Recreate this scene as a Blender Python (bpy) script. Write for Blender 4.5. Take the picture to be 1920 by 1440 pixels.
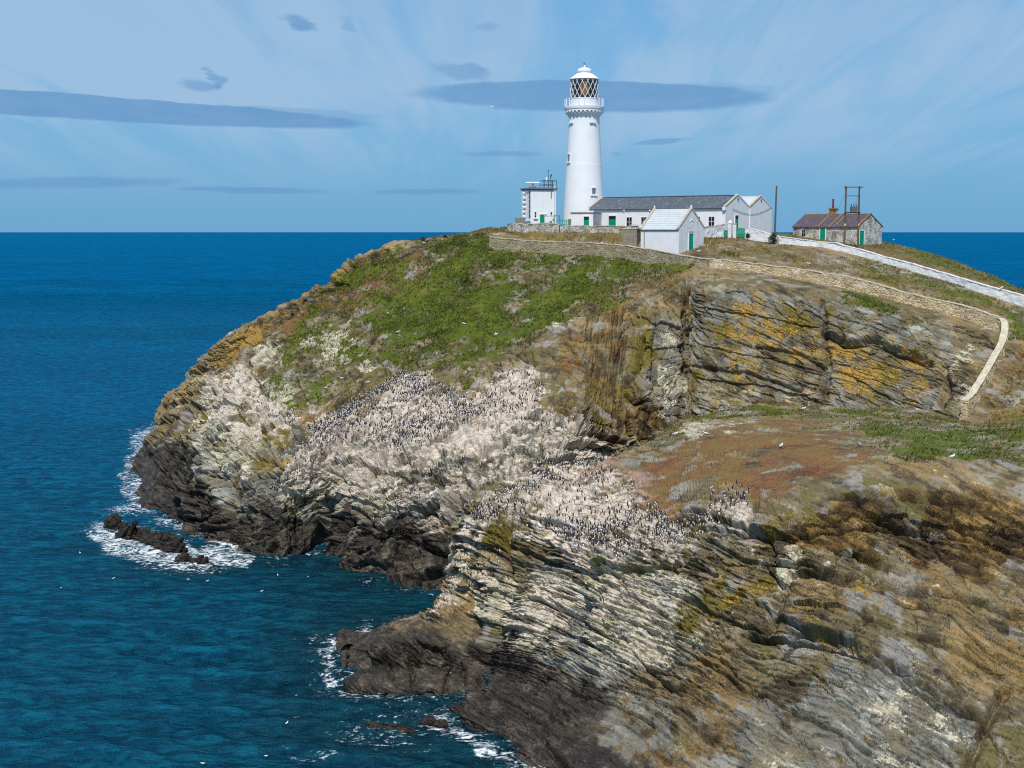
import bpy, bmesh, math, random
import numpy as np
from mathutils import Vector, Matrix

random.seed(7)
rng = np.random.default_rng(7)
scene = bpy.context.scene
for o in list(bpy.data.objects):
    bpy.data.objects.remove(o)
COL = scene.collection

# ------------------------------------------------------------------ camera
CAMZ = 40.0                       # metres above the sea
FPX = 2400.0                      # focal length in photo pixels (1920 wide)
PITCH = math.atan(286.0 / FPX)
cam_d = bpy.data.cameras.new("camera")
cam_d.sensor_width = 36.0
cam_d.lens = FPX / 1920.0 * 36.0
cam_d.clip_start = 1.0
cam_d.clip_end = 120000.0
cam = bpy.data.objects.new("camera", cam_d)
cam.location = (0, 0, CAMZ)
cam.rotation_euler = (math.pi / 2 - PITCH, 0, 0)
COL.objects.link(cam)
scene.camera = cam
scene.render.resolution_x, scene.render.resolution_y = 1024, 768

# ------------------------------------------------------------------ sky, sun, exposure
SUN_ELEV = math.radians(56)
SUN_FROM = math.radians(-169)     # azimuth the sun stands at, clockwise from +Y (behind the viewer, to the left)
sd = Vector((math.sin(SUN_FROM) * math.cos(SUN_ELEV), math.cos(SUN_FROM) * math.cos(SUN_ELEV), math.sin(SUN_ELEV)))
sun_d = bpy.data.lights.new("sun", 'SUN')
sun_d.energy = 4.5
sun_d.angle = math.radians(0.5)
sun_d.color = (1.0, 0.95, 0.87)
sun = bpy.data.objects.new("sun", sun_d)
sun.rotation_euler = (-sd).to_track_quat('-Z', 'Y').to_euler()
COL.objects.link(sun)

scene.cycles.use_denoising = False
scene.cycles.filter_width = 1.15
scene.cycles.max_bounces = 5
scene.cycles.diffuse_bounces = 2
scene.cycles.glossy_bounces = 2
scene.cycles.transmission_bounces = 4
scene.cycles.transparent_max_bounces = 8
scene.view_settings.view_transform = 'Standard'
scene.view_settings.look = 'None'
scene.view_settings.gamma = 1.0
scene.view_settings.exposure = 0.0
scene.view_settings.use_curve_mapping = False


class NT:
    """small helper for node trees"""
    def __init__(self, tree):
        self.t = tree
        self.n = tree.nodes
        self.l = tree.links

    def node(self, kind, **kw):
        nd = self.n.new(kind)
        for k, v in kw.items():
            setattr(nd, k, v)
        return nd

    def put(self, sock, v):
        if v is None:
            return
        if hasattr(v, 'is_output'):
            self.l.new(v, sock)
        else:
            if isinstance(v, (tuple, list)) and sock.type == 'RGBA' and len(v) == 3:
                v = (*v, 1.0)
            sock.default_value = v

    def math(self, op, a, b=None, c=None, clamp=False):
        nd = self.node('ShaderNodeMath', operation=op, use_clamp=clamp)
        for i, v in enumerate((a, b, c)):
            self.put(nd.inputs[i], v)
        return nd.outputs[0]

    def vmath(self, op, a, b=None):
        nd = self.node('ShaderNodeVectorMath', operation=op)
        self.put(nd.inputs[0], a)
        if b is not None:
            self.put(nd.inputs[1], b)
        return nd.outputs['Value'] if op in ('DOT_PRODUCT', 'LENGTH', 'DISTANCE') else nd.outputs[0]

    def mix(self, f, a, b, blend='MIX'):
        nd = self.node('ShaderNodeMix', data_type='RGBA', blend_type=blend)
        self.put(nd.inputs[0], f)
        self.put(nd.inputs[6], a)
        self.put(nd.inputs[7], b)
        return nd.outputs[2]

    def noise(self, vec, scale, detail=4, rough=0.55, dist=0.0, dim='3D'):
        nd = self.node('ShaderNodeTexNoise', noise_dimensions=dim)
        if vec is not None:
            self.put(nd.inputs['Vector'], vec)
        self.put(nd.inputs['Scale'], scale)
        self.put(nd.inputs['Detail'], detail)
        self.put(nd.inputs['Roughness'], rough)
        self.put(nd.inputs['Distortion'], dist)
        return nd.outputs[0]

    def mapping(self, vec, scale=(1, 1, 1), rot=(0, 0, 0), loc=(0, 0, 0)):
        nd = self.node('ShaderNodeMapping')
        self.put(nd.inputs[0], vec)
        nd.inputs['Location'].default_value = loc
        nd.inputs['Rotation'].default_value = rot
        nd.inputs['Scale'].default_value = scale
        return nd.outputs[0]

    def step(self, v, lo, hi):
        nd = self.node('ShaderNodeMapRange', interpolation_type='SMOOTHSTEP')
        self.put(nd.inputs[0], v)
        self.put(nd.inputs[1], lo)
        self.put(nd.inputs[2], hi)
        return nd.outputs[0]

    def lin(self, v, lo, hi, a=0.0, b=1.0):
        nd = self.node('ShaderNodeMapRange')
        for i, x in enumerate((v, lo, hi, a, b)):
            self.put(nd.inputs[i], x)
        return nd.outputs[0]

    def ramp(self, v, stops):
        nd = self.node('ShaderNodeValToRGB')
        cr = nd.color_ramp
        while len(cr.elements) > 1:
            cr.elements.remove(cr.elements[-1])
        for i, (p, c) in enumerate(stops):
            e = cr.elements[0] if i == 0 else cr.elements.new(p)
            e.position = p
            e.color = (*c, 1.0)
        self.put(nd.inputs[0], v)
        return nd.outputs[0]


world = bpy.data.worlds.new("World")
scene.world = world
world.use_nodes = True
w = NT(world.node_tree)
w.n.clear()
sky = w.node('ShaderNodeTexSky', sky_type='NISHITA')
sky.sun_disc = False
sky.sun_elevation = SUN_ELEV
sky.sun_rotation = SUN_FROM
sky.altitude = 0
sky.air_density = 1.0
sky.dust_density = 0.3
sky.ozone_density = 2.5
tc = w.node('ShaderNodeTexCoord').outputs['Generated']
sep = w.node('ShaderNodeSeparateXYZ')
w.put(sep.inputs[0], tc)
dx, dy, dz = sep.outputs
az = w.math('ARCTAN2', dx, dy)            # 0 = straight ahead, + to the right
el = w.math('ARCSINE', dz)
hs = w.node('ShaderNodeHueSaturation')
w.put(hs.inputs['Color'], sky.outputs[0])
hs.inputs['Saturation'].default_value = 1.0
base = w.mix(1.0, hs.outputs[0], (0.62, 0.97, 1.22), 'MULTIPLY')
base = w.mix(w.lin(el, 0.0, 0.75, 0.94, 0.0), base, w.mix(w.step(el, 0.0, 0.10), (1.45, 3.75, 6.3), (1.85, 4.25, 6.95)))
# haze-blue band low down keeps the horizon as blue as in the photograph
comb = w.node('ShaderNodeCombineXYZ')
w.put(comb.inputs[0], az); w.put(comb.inputs[1], el)
aev = comb.outputs[0]
# thin cirrus veil, everywhere in the sky: broad soft streaks fanning from the horizon
planar = w.node('ShaderNodeCombineXYZ')
dzc = w.math('MAXIMUM', w.math('ADD', dz, 0.12), 0.03)
w.put(planar.inputs[0], w.math('DIVIDE', dx, dzc))
w.put(planar.inputs[1], w.math('DIVIDE', dy, dzc))
c1 = w.noise(w.mapping(planar.outputs[0], (0.55, 0.16, 1), (0, 0, 0.6)), 1.0, 4, 0.55, 0.6)
c2 = w.noise(w.mapping(planar.outputs[0], (3.4, 0.5, 1), (0, 0, 0.95)), 1.0, 4, 0.6, 0.8)
c3 = w.noise(w.mapping(planar.outputs[0], (0.25, 0.3, 1), (0, 0, 0.2), (3, 1, 0)), 1.0, 3, 0.5, 0.2)
veil = w.math('ADD', w.math('MULTIPLY', c1, 0.42), w.math('ADD', w.math('MULTIPLY', c2, 0.33), w.math('MULTIPLY', c3, 0.32)))
veil = w.step(veil, 0.455, 0.60)
veil = w.math('MULTIPLY', veil, w.step(el, 0.015, 0.10))
skyc = w.mix(w.math('MULTIPLY', veil, 0.78), base, (3.7, 5.4, 7.4))


edge_n = w.math('SUBTRACT', w.noise(w.mapping(aev, (30, 95, 1)), 1.0, 5, 0.65), 0.5)
wrp = w.node('ShaderNodeTexNoise')
w.put(wrp.inputs['Vector'], w.mapping(aev, (9, 26, 1), (0, 0, 0), (2, 5, 0)))
wrp.inputs['Detail'].default_value = 4
wsep = w.node('ShaderNodeSeparateColor')
w.put(wsep.inputs[0], wrp.outputs['Color'])
azw = w.math('ADD', az, w.math('MULTIPLY', w.math('SUBTRACT', wsep.outputs[0], 0.5), 0.03))
elw = w.math('ADD', el, w.math('MULTIPLY', w.math('SUBTRACT', wsep.outputs[1], 0.5), 0.0035))


def lens_cloud(cur, a0, e0, ra, re, tilt, dens, soft=0.35, seed=0.0, rag=0.25, top=None, col=(1.45, 3.30, 5.95)):
    """one dark flat cloud: a warped lens in azimuth / elevation, crisp above and fraying below"""
    da = w.math('SUBTRACT', azw, a0)
    de = w.math('SUBTRACT', w.math('SUBTRACT', elw, e0), w.math('MULTIPLY', da, tilt))
    nf = w.math('MULTIPLY', edge_n, rag)
    q = w.math('ADD', w.math('POWER', w.math('ABSOLUTE', w.math('DIVIDE', da, ra)), 2.0),
               w.math('POWER', w.math('ABSOLUTE', w.math('DIVIDE', de, re)), 2.0))
    sft = w.lin(w.math('DIVIDE', de, re), -0.6, 0.8, min(0.95, soft * 2.2), soft)
    m = w.step(w.math('ADD', q, nf), 1.0, w.math('SUBTRACT', 1.0, sft))
    m = w.math('MULTIPLY', m, w.lin(edge_n, -0.25, 0.25, 1.0, 0.72))
    return w.mix(w.math('MULTIPLY', m, dens), cur, col)


def px_dir(px, py):
    x, y = (px - 960) / FPX, -(py - 720) / FPX
    v = Vector((x, math.cos(PITCH) + y * math.sin(PITCH), -math.sin(PITCH) + y * math.cos(PITCH))).normalized()
    return math.atan2(v.x, v.y), math.asin(v.z)


for (px, py, rx, ry, tilt, dens, soft, rag) in [
        (1110, 182, 350, 31, -0.02, 0.95, 0.22, 0.25),      # long lens behind the lantern
        (1290, 172, 180, 18, 0.00, 0.40, 0.6, 0.7),
        (130, 200, 560, 23, -0.040, 1.0, 0.18, 0.18),      # long lens on the left
        (560, 214, 170, 13, -0.04, 0.45, 0.5, 0.5),
        (940, 289, 95, 6.5, -0.01, 0.6, 0.7, 0.5),
        (1236, 266, 62, 6, 0.09, 0.75, 0.7, 0.6),
        (1158, 288, 15, 4, -0.1, 0.55, 0.8, 0.6),
        (560, 42, 40, 16, -0.2, 0.85, 0.95, 2.6),
        (655, 44, 20, 16, -0.4, 0.45, 0.95, 2.4),
        (372, 160, 50, 12, -0.05, 0.75, 0.95, 2.6),
        (402, 145, 22, 19, -0.7, 0.8, 0.95, 2.4),
        (862, 132, 64, 22, -0.12, 0.7, 0.95, 2.6),
        (915, 48, 30, 10, -0.1, 0.45, 0.95, 2.4),
        (130, 343, 220, 13, 0.02, 0.8, 0.7, 1.0),
        (470, 357, 170, 7, -0.02, 0.85, 0.7, 1.0),
        (800, 360, 120, 7, 0.01, 0.85, 0.7, 1.0)]:
    a0, e0 = px_dir(px, py)
    skyc = lens_cloud(skyc, a0, e0, rx / FPX, ry / FPX, tilt, dens, soft, px * 0.013, rag)
bg = w.node('ShaderNodeBackground')
w.put(bg.inputs['Color'], skyc)
bg.inputs['Strength'].default_value = 0.10
out = w.node('ShaderNodeOutputWorld')
w.l.new(bg.outputs[0], out.inputs['Surface'])

# ------------------------------------------------------------------ survey helpers
_f = np.array([0, math.cos(PITCH), -math.sin(PITCH)])
_u = np.array([0, math.sin(PITCH), math.cos(PITCH)])
_r = np.array([1.0, 0, 0])


def at(px, py, Y=None, Z=None):
    """a surveyed sight line (photo pixel) plus a distance Y or a height Z gives a point of the place"""
    d = _r * ((px - 960) / FPX) - _u * ((py - 720) / FPX) + _f
    t = Y / d[1] if Y is not None else (Z - CAMZ) / d[2]
    return np.array([0, 0, CAMZ]) + d * t


def proj(P):
    q = P - np.array([0, 0, CAMZ])
    zf = q @ _f
    return 960 + FPX * (q @ _r) / zf, 720 - FPX * (q @ _u) / zf


_K1, _K2, _K3 = np.uint32(374761393), np.uint32(668265263), np.uint32(1440662683)


def _fin(h):
    h = (h ^ (h >> np.uint32(15))) * np.uint32(1274126177)
    h ^= h >> np.uint32(13)
    return (h >> np.uint32(8)).astype(np.float32) * np.float32(1 / 16777215.0)


def _hash(ix, iy, iz, seed):
    with np.errstate(over='ignore'):
        h = ix.astype(np.uint32) * _K1 + iy.astype(np.uint32) * _K2 + iz.astype(np.uint32) * _K3 + np.uint32((seed * 974634301) & 0xffffffff)
        h = (h ^ (h >> np.uint32(13))) * np.uint32(2246822519)
        return _fin(h)


def vnoise(P, seed=0):
    P = np.asarray(P, np.float32)
    i = np.floor(P)
    f = P - i
    f = f * f * (3 - 2 * f)
    ii = i.astype(np.int32).view(np.uint32)
    with np.errstate(over='ignore'):
        sd_ = np.uint32((seed * 974634301) & 0xffffffff)
        hx = ii[:, 0] * _K1 + sd_; hy = ii[:, 1] * _K2; hz = ii[:, 2] * _K3
        hx = (hx, hx + _K1); hy = (hy, hy + _K2); hz = (hz, hz + _K3)
        fx, fy, fz = f[:, 0], f[:, 1], f[:, 2]
        pl = []
        for a in (0, 1):
            ln = []
            for b in (0, 1):
                hab = hx[a] + hy[b]
                h0 = hab + hz[0]; h0 = _fin((h0 ^ (h0 >> np.uint32(13))) * np.uint32(2246822519))
                h1 = hab + hz[1]; h1 = _fin((h1 ^ (h1 >> np.uint32(13))) * np.uint32(2246822519))
                ln.append(h0 + (h1 - h0) * fz)
            pl.append(ln[0] + (ln[1] - ln[0]) * fy)
    return (pl[0] + (pl[1] - pl[0]) * fx) * 2 - 1


def fbm(P, octv=4, seed=0, gain=0.5):
    s, a, t = 0, 1.0, 0
    Q = np.asarray(P, np.float32)
    for k in range(octv):
        s = s + a * vnoise(Q, seed + k * 17)
        t += a
        a *= gain
        Q = Q * 2.03 + 11.7
    return s / t


def sstep(x, lo, hi):
    t = np.clip((x - lo) / (hi - lo), 0, 1)
    return t * t * (3 - 2 * t)


def poly_sd(px, py, poly, margin=60):
    """signed distance to a polygon, + inside"""
    pts = np.array(poly, np.float32)
    res = np.full(px.shape, -200.0, np.float32)
    lo, hi = pts.min(0) - margin, pts.max(0) + margin
    sel = np.nonzero((px > lo[0]) & (px < hi[0]) & (py > lo[1]) & (py < hi[1]))[0]
    px, py = px[sel].astype(np.float32), py[sel].astype(np.float32)
    d2 = np.full(px.shape, 1e12, np.float32)
    ins = np.zeros(px.shape, bool)
    n = len(pts)
    for i in range(n):
        ax, ay = pts[i]; bx, by = pts[(i + 1) % n]
        ex, ey = bx - ax, by - ay
        wx, wy = px - ax, py - ay
        t = np.clip((wx * ex + wy * ey) / (ex * ex + ey * ey + 1e-9), 0, 1)
        d2 = np.minimum(d2, (wx - t * ex) ** 2 + (wy - t * ey) ** 2)
        c = ((ay <= py) & (by > py)) | ((by <= py) & (ay > py))
        with np.errstate(divide='ignore', invalid='ignore'):
            xi = ax + (py - ay) * ex / (ey if abs(ey) > 1e-9 else 1e-9)
        ins ^= c & (px < xi)
    d = np.sqrt(d2)
    res[sel] = np.where(ins, d, -d)
    return res


def line_d(px, py, pts):
    d2 = np.full(px.shape, 1e12, np.float32)
    for (ax, ay), (bx, by) in zip(pts[:-1], pts[1:]):
        ex, ey = bx - ax, by - ay
        wx, wy = px - ax, py - ay
        t = np.clip((wx * ex + wy * ey) / (ex * ex + ey * ey + 1e-9), 0, 1)
        d2 = np.minimum(d2, (wx - t * ex) ** 2 + (wy - t * ey) ** 2)
    return np.sqrt(d2)


def tag(o, label=None, cat=None, group=None, kind=None):
    if label: o['label'] = label
    if cat: o['category'] = cat
    if group: o['group'] = group
    if kind: o['kind'] = kind
    return o


def np_mesh(name, V, F, mats=None, smooth=True, parent=None):
    """link arrays of vertices and quads / triangles as one mesh object"""
    me = bpy.data.meshes.new(name)
    V = np.ascontiguousarray(V, np.float32); F = np.ascontiguousarray(F, np.int32)
    k = F.shape[1]
    me.vertices.add(len(V)); me.vertices.foreach_set('co', V.ravel())
    me.loops.add(F.size); me.loops.foreach_set('vertex_index', F.ravel())
    me.polygons.add(len(F)); me.polygons.foreach_set('loop_start', np.arange(0, F.size, k, dtype=np.int32))
    me.polygons.foreach_set('use_smooth', np.full(len(F), smooth))
    me.update(calc_edges=True)
    for m in (mats or []):
        me.materials.append(m)
    o = bpy.data.objects.new(name, me)
    COL.objects.link(o)
    if parent: o.parent = parent
    return o


def vcol(o, name, A):
    at_ = o.data.attributes.new(name, 'FLOAT_COLOR', 'POINT')
    at_.data.foreach_set('color', np.ascontiguousarray(A, np.float32).ravel())


def vvec(o, name, A):
    at_ = o.data.attributes.new(name, 'FLOAT_VECTOR', 'POINT')
    at_.data.foreach_set('vector', np.ascontiguousarray(A, np.float32).ravel())
# ------------------------------------------------------------------ materials for the land
def new_mat(name):
    m = bpy.data.materials.new(name)
    m.use_nodes = True
    nt = NT(m.node_tree)
    b = m.node_tree.nodes['Principled BSDF']
    b.inputs['Roughness'].default_value = 0.85
    b.inputs['Specular IOR Level'].default_value = 0.25
    return m, nt, b


def land_material():
    m, t, b = new_mat("headland_ground")
    pos = t.node('ShaderNodeTexCoord').outputs['Object']
    A = t.node('ShaderNodeAttribute', attribute_name='cover_a')
    B = t.node('ShaderNodeAttribute', attribute_name='cover_b')
    Cc = t.node('ShaderNodeAttribute', attribute_name='cover_c')
    bed = t.node('ShaderNodeAttribute', attribute_name='bed').outputs['Vector']

    def split(n):
        s = t.node('ShaderNodeSeparateColor')
        t.put(s.inputs[0], n.outputs['Color'])
        return s.outputs[0], s.outputs[1], s.outputs[2], n.outputs['Alpha']
    grass, heath, guano, lichen = split(A)
    black, pale, dry, olive = split(B)
    tone, dark, soil, grey = split(Cc)
    Mt = t.node('ShaderNodeAttribute', attribute_name='mottle')
    n_big, n_mid, n_pat, drip = split(Mt)
    n_fine = t.noise(pos, 4.5, 3, 0.7)
    streak = t.noise(t.mapping(bed, (1.5, 0.36, 0.5)), 1.0, 5, 0.68)
    streak2 = t.noise(t.mapping(bed, (6.5, 0.5, 0.8), (0, 0, 0), (7, 3, 1)), 1.0, 3, 0.6)

    def m_of(mask, n, k=0.7, lo=0.45, hi=0.55):
        v = t.math('ADD', mask, t.math('MULTIPLY', t.math('SUBTRACT', n, 0.5), k))
        return t.step(v, lo, hi)
    # broken, many-sized mottling so that no cover ends at a clean line
    mot = t.math('ADD', t.math('MULTIPLY', n_mid, 0.5), t.math('ADD', t.math('MULTIPLY', n_big, 0.25), t.math('MULTIPLY', n_fine, 0.25)))
    mots = t.math('ADD', t.math('MULTIPLY', streak, 0.45), t.math('ADD', t.math('MULTIPLY', n_mid, 0.25), t.math('MULTIPLY', n_fine, 0.30)))
    mixn = t.math('ADD', t.math('MULTIPLY', streak, 0.34), t.math('ADD', t.math('MULTIPLY', n_mid, 0.26), t.math('ADD', t.math('MULTIPLY', n_fine, 0.18), t.math('MULTIPLY', tone, 0.22))))
    rock = t.ramp(mixn, [(0.34, (0.037, 0.028, 0.018)), (0.42, (0.092, 0.072, 0.040)), (0.49, (0.159, 0.121, 0.066)),
                         (0.55, (0.207, 0.170, 0.100)), (0.62, (0.296, 0.273, 0.193)), (0.70, (0.428, 0.432, 0.358))])
    rock = t.mix(t.step(n_pat, 0.52, 0.62), rock, t.mix(0.55, rock, (0.34, 0.335, 0.315)))
    rock = t.mix(t.step(n_pat, 0.46, 0.37), rock, t.mix(0.62, rock, (0.050, 0.036, 0.022)))
    rock = t.mix(m_of(n_big, mots, 1.8, 0.50, 0.60), rock, t.ramp(t.math('ADD', t.math('MULTIPLY', n_fine, 0.6), t.math('MULTIPLY', tone, 0.4)), [(0.25, (0.12, 0.078, 0.030)), (0.5, (0.22, 0.150, 0.062)), (0.75, (0.31, 0.22, 0.10))]))
    rock = t.mix(m_of(t.math('SUBTRACT', 0.97, n_big), n_mid, 1.6, 0.60, 0.70), rock, (0.135, 0.115, 0.045))
    greyc = t.ramp(mixn, [(0.33, (0.041, 0.039, 0.035)), (0.43, (0.108, 0.102, 0.087)), (0.5, (0.169, 0.164, 0.138)), (0.58, (0.257, 0.256, 0.222)), (0.68, (0.410, 0.430, 0.384))])
    greyc = t.mix(m_of(n_big, n_fine, 1.0, 0.56, 0.66), greyc, (0.19, 0.145, 0.075))
    col = t.mix(m_of(grey, mot, 1.8), rock, greyc)
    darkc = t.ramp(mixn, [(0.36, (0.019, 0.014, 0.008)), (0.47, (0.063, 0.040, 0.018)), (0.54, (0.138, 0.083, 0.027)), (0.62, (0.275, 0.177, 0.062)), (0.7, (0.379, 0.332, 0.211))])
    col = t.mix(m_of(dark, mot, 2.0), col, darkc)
    palec = t.ramp(t.math('ADD', t.math('MULTIPLY', streak2, 0.4), t.math('ADD', t.math('MULTIPLY', n_mid, 0.3), t.math('MULTIPLY', n_fine, 0.3))),
                   [(0.36, (0.141, 0.122, 0.083)), (0.46, (0.296, 0.268, 0.187)), (0.54, (0.479, 0.439, 0.320)), (0.64, (0.675, 0.610, 0.480))])
    col = t.mix(m_of(pale, mots, 2.2), col, palec)
    # guano: chalky, pinkish white, runs down the ledges
    gu = t.ramp(t.math('ADD', t.math('MULTIPLY', drip, 0.45), t.math('MULTIPLY', n_fine, 0.55)),
                [(0.34, (0.173, 0.132, 0.098)), (0.44, (0.357, 0.289, 0.226)), (0.52, (0.508, 0.435, 0.358)), (0.62, (0.669, 0.601, 0.520))])
    gn = t.math('ADD', t.math('MULTIPLY', drip, 0.3), t.math('ADD', t.math('MULTIPLY', streak, 0.35), t.math('MULTIPLY', mot, 0.35)))
    col = t.mix(m_of(guano, gn, 3.0, 0.38, 0.66), col, gu)
    oc = t.ramp(n_fine, [(0.3, (0.06, 0.048, 0.010)), (0.5, (0.13, 0.098, 0.017)), (0.65, (0.20, 0.155, 0.04))])
    col = t.mix(m_of(olive, mot, 2.8, 0.44, 0.62), col, oc)
    lc = t.ramp(n_fine, [(0.32, (0.15, 0.090, 0.028)), (0.45, (0.26, 0.155, 0.036)), (0.56, (0.36, 0.22, 0.045)), (0.68, (0.42, 0.29, 0.09))])
    col = t.mix(m_of(lichen, mots, 3.0, 0.44, 0.60), col, lc)
    bc = t.ramp(t.math('ADD', t.math('MULTIPLY', n_mid, 0.4), t.math('ADD', t.math('MULTIPLY', n_fine, 0.3), t.math('MULTIPLY', streak, 0.3))),
                [(0.36, (0.012, 0.011, 0.010)), (0.48, (0.031, 0.025, 0.020)), (0.55, (0.070, 0.056, 0.041)), (0.64, (0.18, 0.155, 0.115))])
    col = t.mix(m_of(black, mot, 1.8, 0.36, 0.66), col, bc)
    sc_ = t.ramp(mot, [(0.38, (0.176, 0.095, 0.065)), (0.52, (0.297, 0.182, 0.132)), (0.62, (0.446, 0.304, 0.236))])
    col = t.mix(m_of(soil, mot, 1.8), col, sc_)
    veg_n = t.math('ADD', t.math('MULTIPLY', n_big, 0.28), t.math('ADD', t.math('MULTIPLY', n_mid, 0.36), t.math('MULTIPLY', n_fine, 0.36)))
    hc = t.ramp(veg_n, [(0.36, (0.054, 0.029, 0.014)), (0.45, (0.136, 0.065, 0.028)), (0.52, (0.200, 0.100, 0.040)), (0.58, (0.141, 0.121, 0.031)), (0.66, (0.260, 0.184, 0.088))])
    col = t.mix(m_of(heath, mot, 2.2), col, hc)
    dc = t.ramp(veg_n, [(0.36, (0.050, 0.048, 0.009)), (0.45, (0.104, 0.081, 0.019)), (0.53, (0.182, 0.124, 0.040)), (0.64, (0.282, 0.203, 0.084))])
    col = t.mix(m_of(dry, mot, 2.0), col, dc)
    gc = t.ramp(veg_n, [(0.35, (0.014, 0.025, 0.003)), (0.43, (0.036, 0.053, 0.005)), (0.50, (0.065, 0.087, 0.007)), (0.57, (0.096, 0.112, 0.012)), (0.66, (0.137, 0.129, 0.032))])
    col = t.mix(m_of(grass, mot, 2.0), col, gc)
    t.put(b.inputs['Base Color'], col)
    wet = t.math('MULTIPLY', black, 0.35)
    t.put(b.inputs['Roughness'], t.math('SUBTRACT', 0.92, wet))
    bh = t.noise(pos, 2.4, 4, 0.72)
    vo = t.node('ShaderNodeTexVoronoi', feature='DISTANCE_TO_EDGE', voronoi_dimensions='2D')
    vo.inputs['Scale'].default_value = 1.0
    warp = t.node('ShaderNodeCombineXYZ')
    t.put(warp.inputs[0], t.math('MULTIPLY', n_mid, 2.2)); t.put(warp.inputs[1], t.math('MULTIPLY', n_pat, 2.2))
    t.put(vo.inputs['Vector'], t.vmath('ADD', t.mapping(bed, (2.1, 0.95, 1.0)), warp.outputs[0]))
    plants = t.math('ADD', grass, t.math('ADD', heath, dry), clamp=True)
    crk = t.math('MULTIPLY', t.step(vo.outputs['Distance'], 0.0, 0.09), t.math('SUBTRACT', 1.0, plants))
    bh = t.math('ADD', bh, t.math('MULTIPLY', crk, 0.55))
    bp = t.node('ShaderNodeBump')
    bp.inputs['Strength'].default_value = 0.45
    bp.inputs['Distance'].default_value = 0.22
    t.put(bp.inputs['Height'], bh)
    t.l.new(bp.outputs[0], b.inputs['Normal'])
    return m


LAND = land_material()


# ------------------------------------------------------------------ surveyed control nets
def cr(P, n_per):
    """Catmull-Rom along axis 0 of P (K, ..., 3) with n_per[k] samples on span k"""
    K = len(P)
    E = np.concatenate([[2 * P[0] - P[1]], P, [2 * P[-1] - P[-2]]])
    outp, par = [], []
    for k in range(K - 1):
        t = np.linspace(0, 1, n_per[k], endpoint=False)
        if k == K - 2:
            t = np.linspace(0, 1, n_per[k])
        t = t.reshape((-1,) + (1,) * (P.ndim - 1))
        a, b_, c, d = E[k], E[k + 1], E[k + 2], E[k + 3]
        tau = 0.42
        m1, m2 = tau * (c - a), tau * (d - b_)
        h = (2 * t ** 3 - 3 * t ** 2 + 1) * b_ + (t ** 3 - 2 * t ** 2 + t) * m1 + (-2 * t ** 3 + 3 * t ** 2) * c + (t ** 3 - t ** 2) * m2
        outp.append(h)
        par.append(k + t.ravel())
    return np.concatenate(outp), np.concatenate(par)


def net(cols):
    """cols: list of columns, each a list of (px, py, Y) or ('z', px, py) on the sea or ('w', x, y, z)"""
    G = []
    for c in cols:
        col = []
        for p in c:
            if p[0] == 'z':
                col.append(at(p[1], p[2], Z=0.0))
            elif p[0] == 'w':
                col.append(np.array(p[1:], float))
            else:
                col.append(at(p[0], p[1], Y=p[2]))
        G.append(col)
    return np.array(G).transpose(1, 0, 2)      # rows, cols, 3


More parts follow.
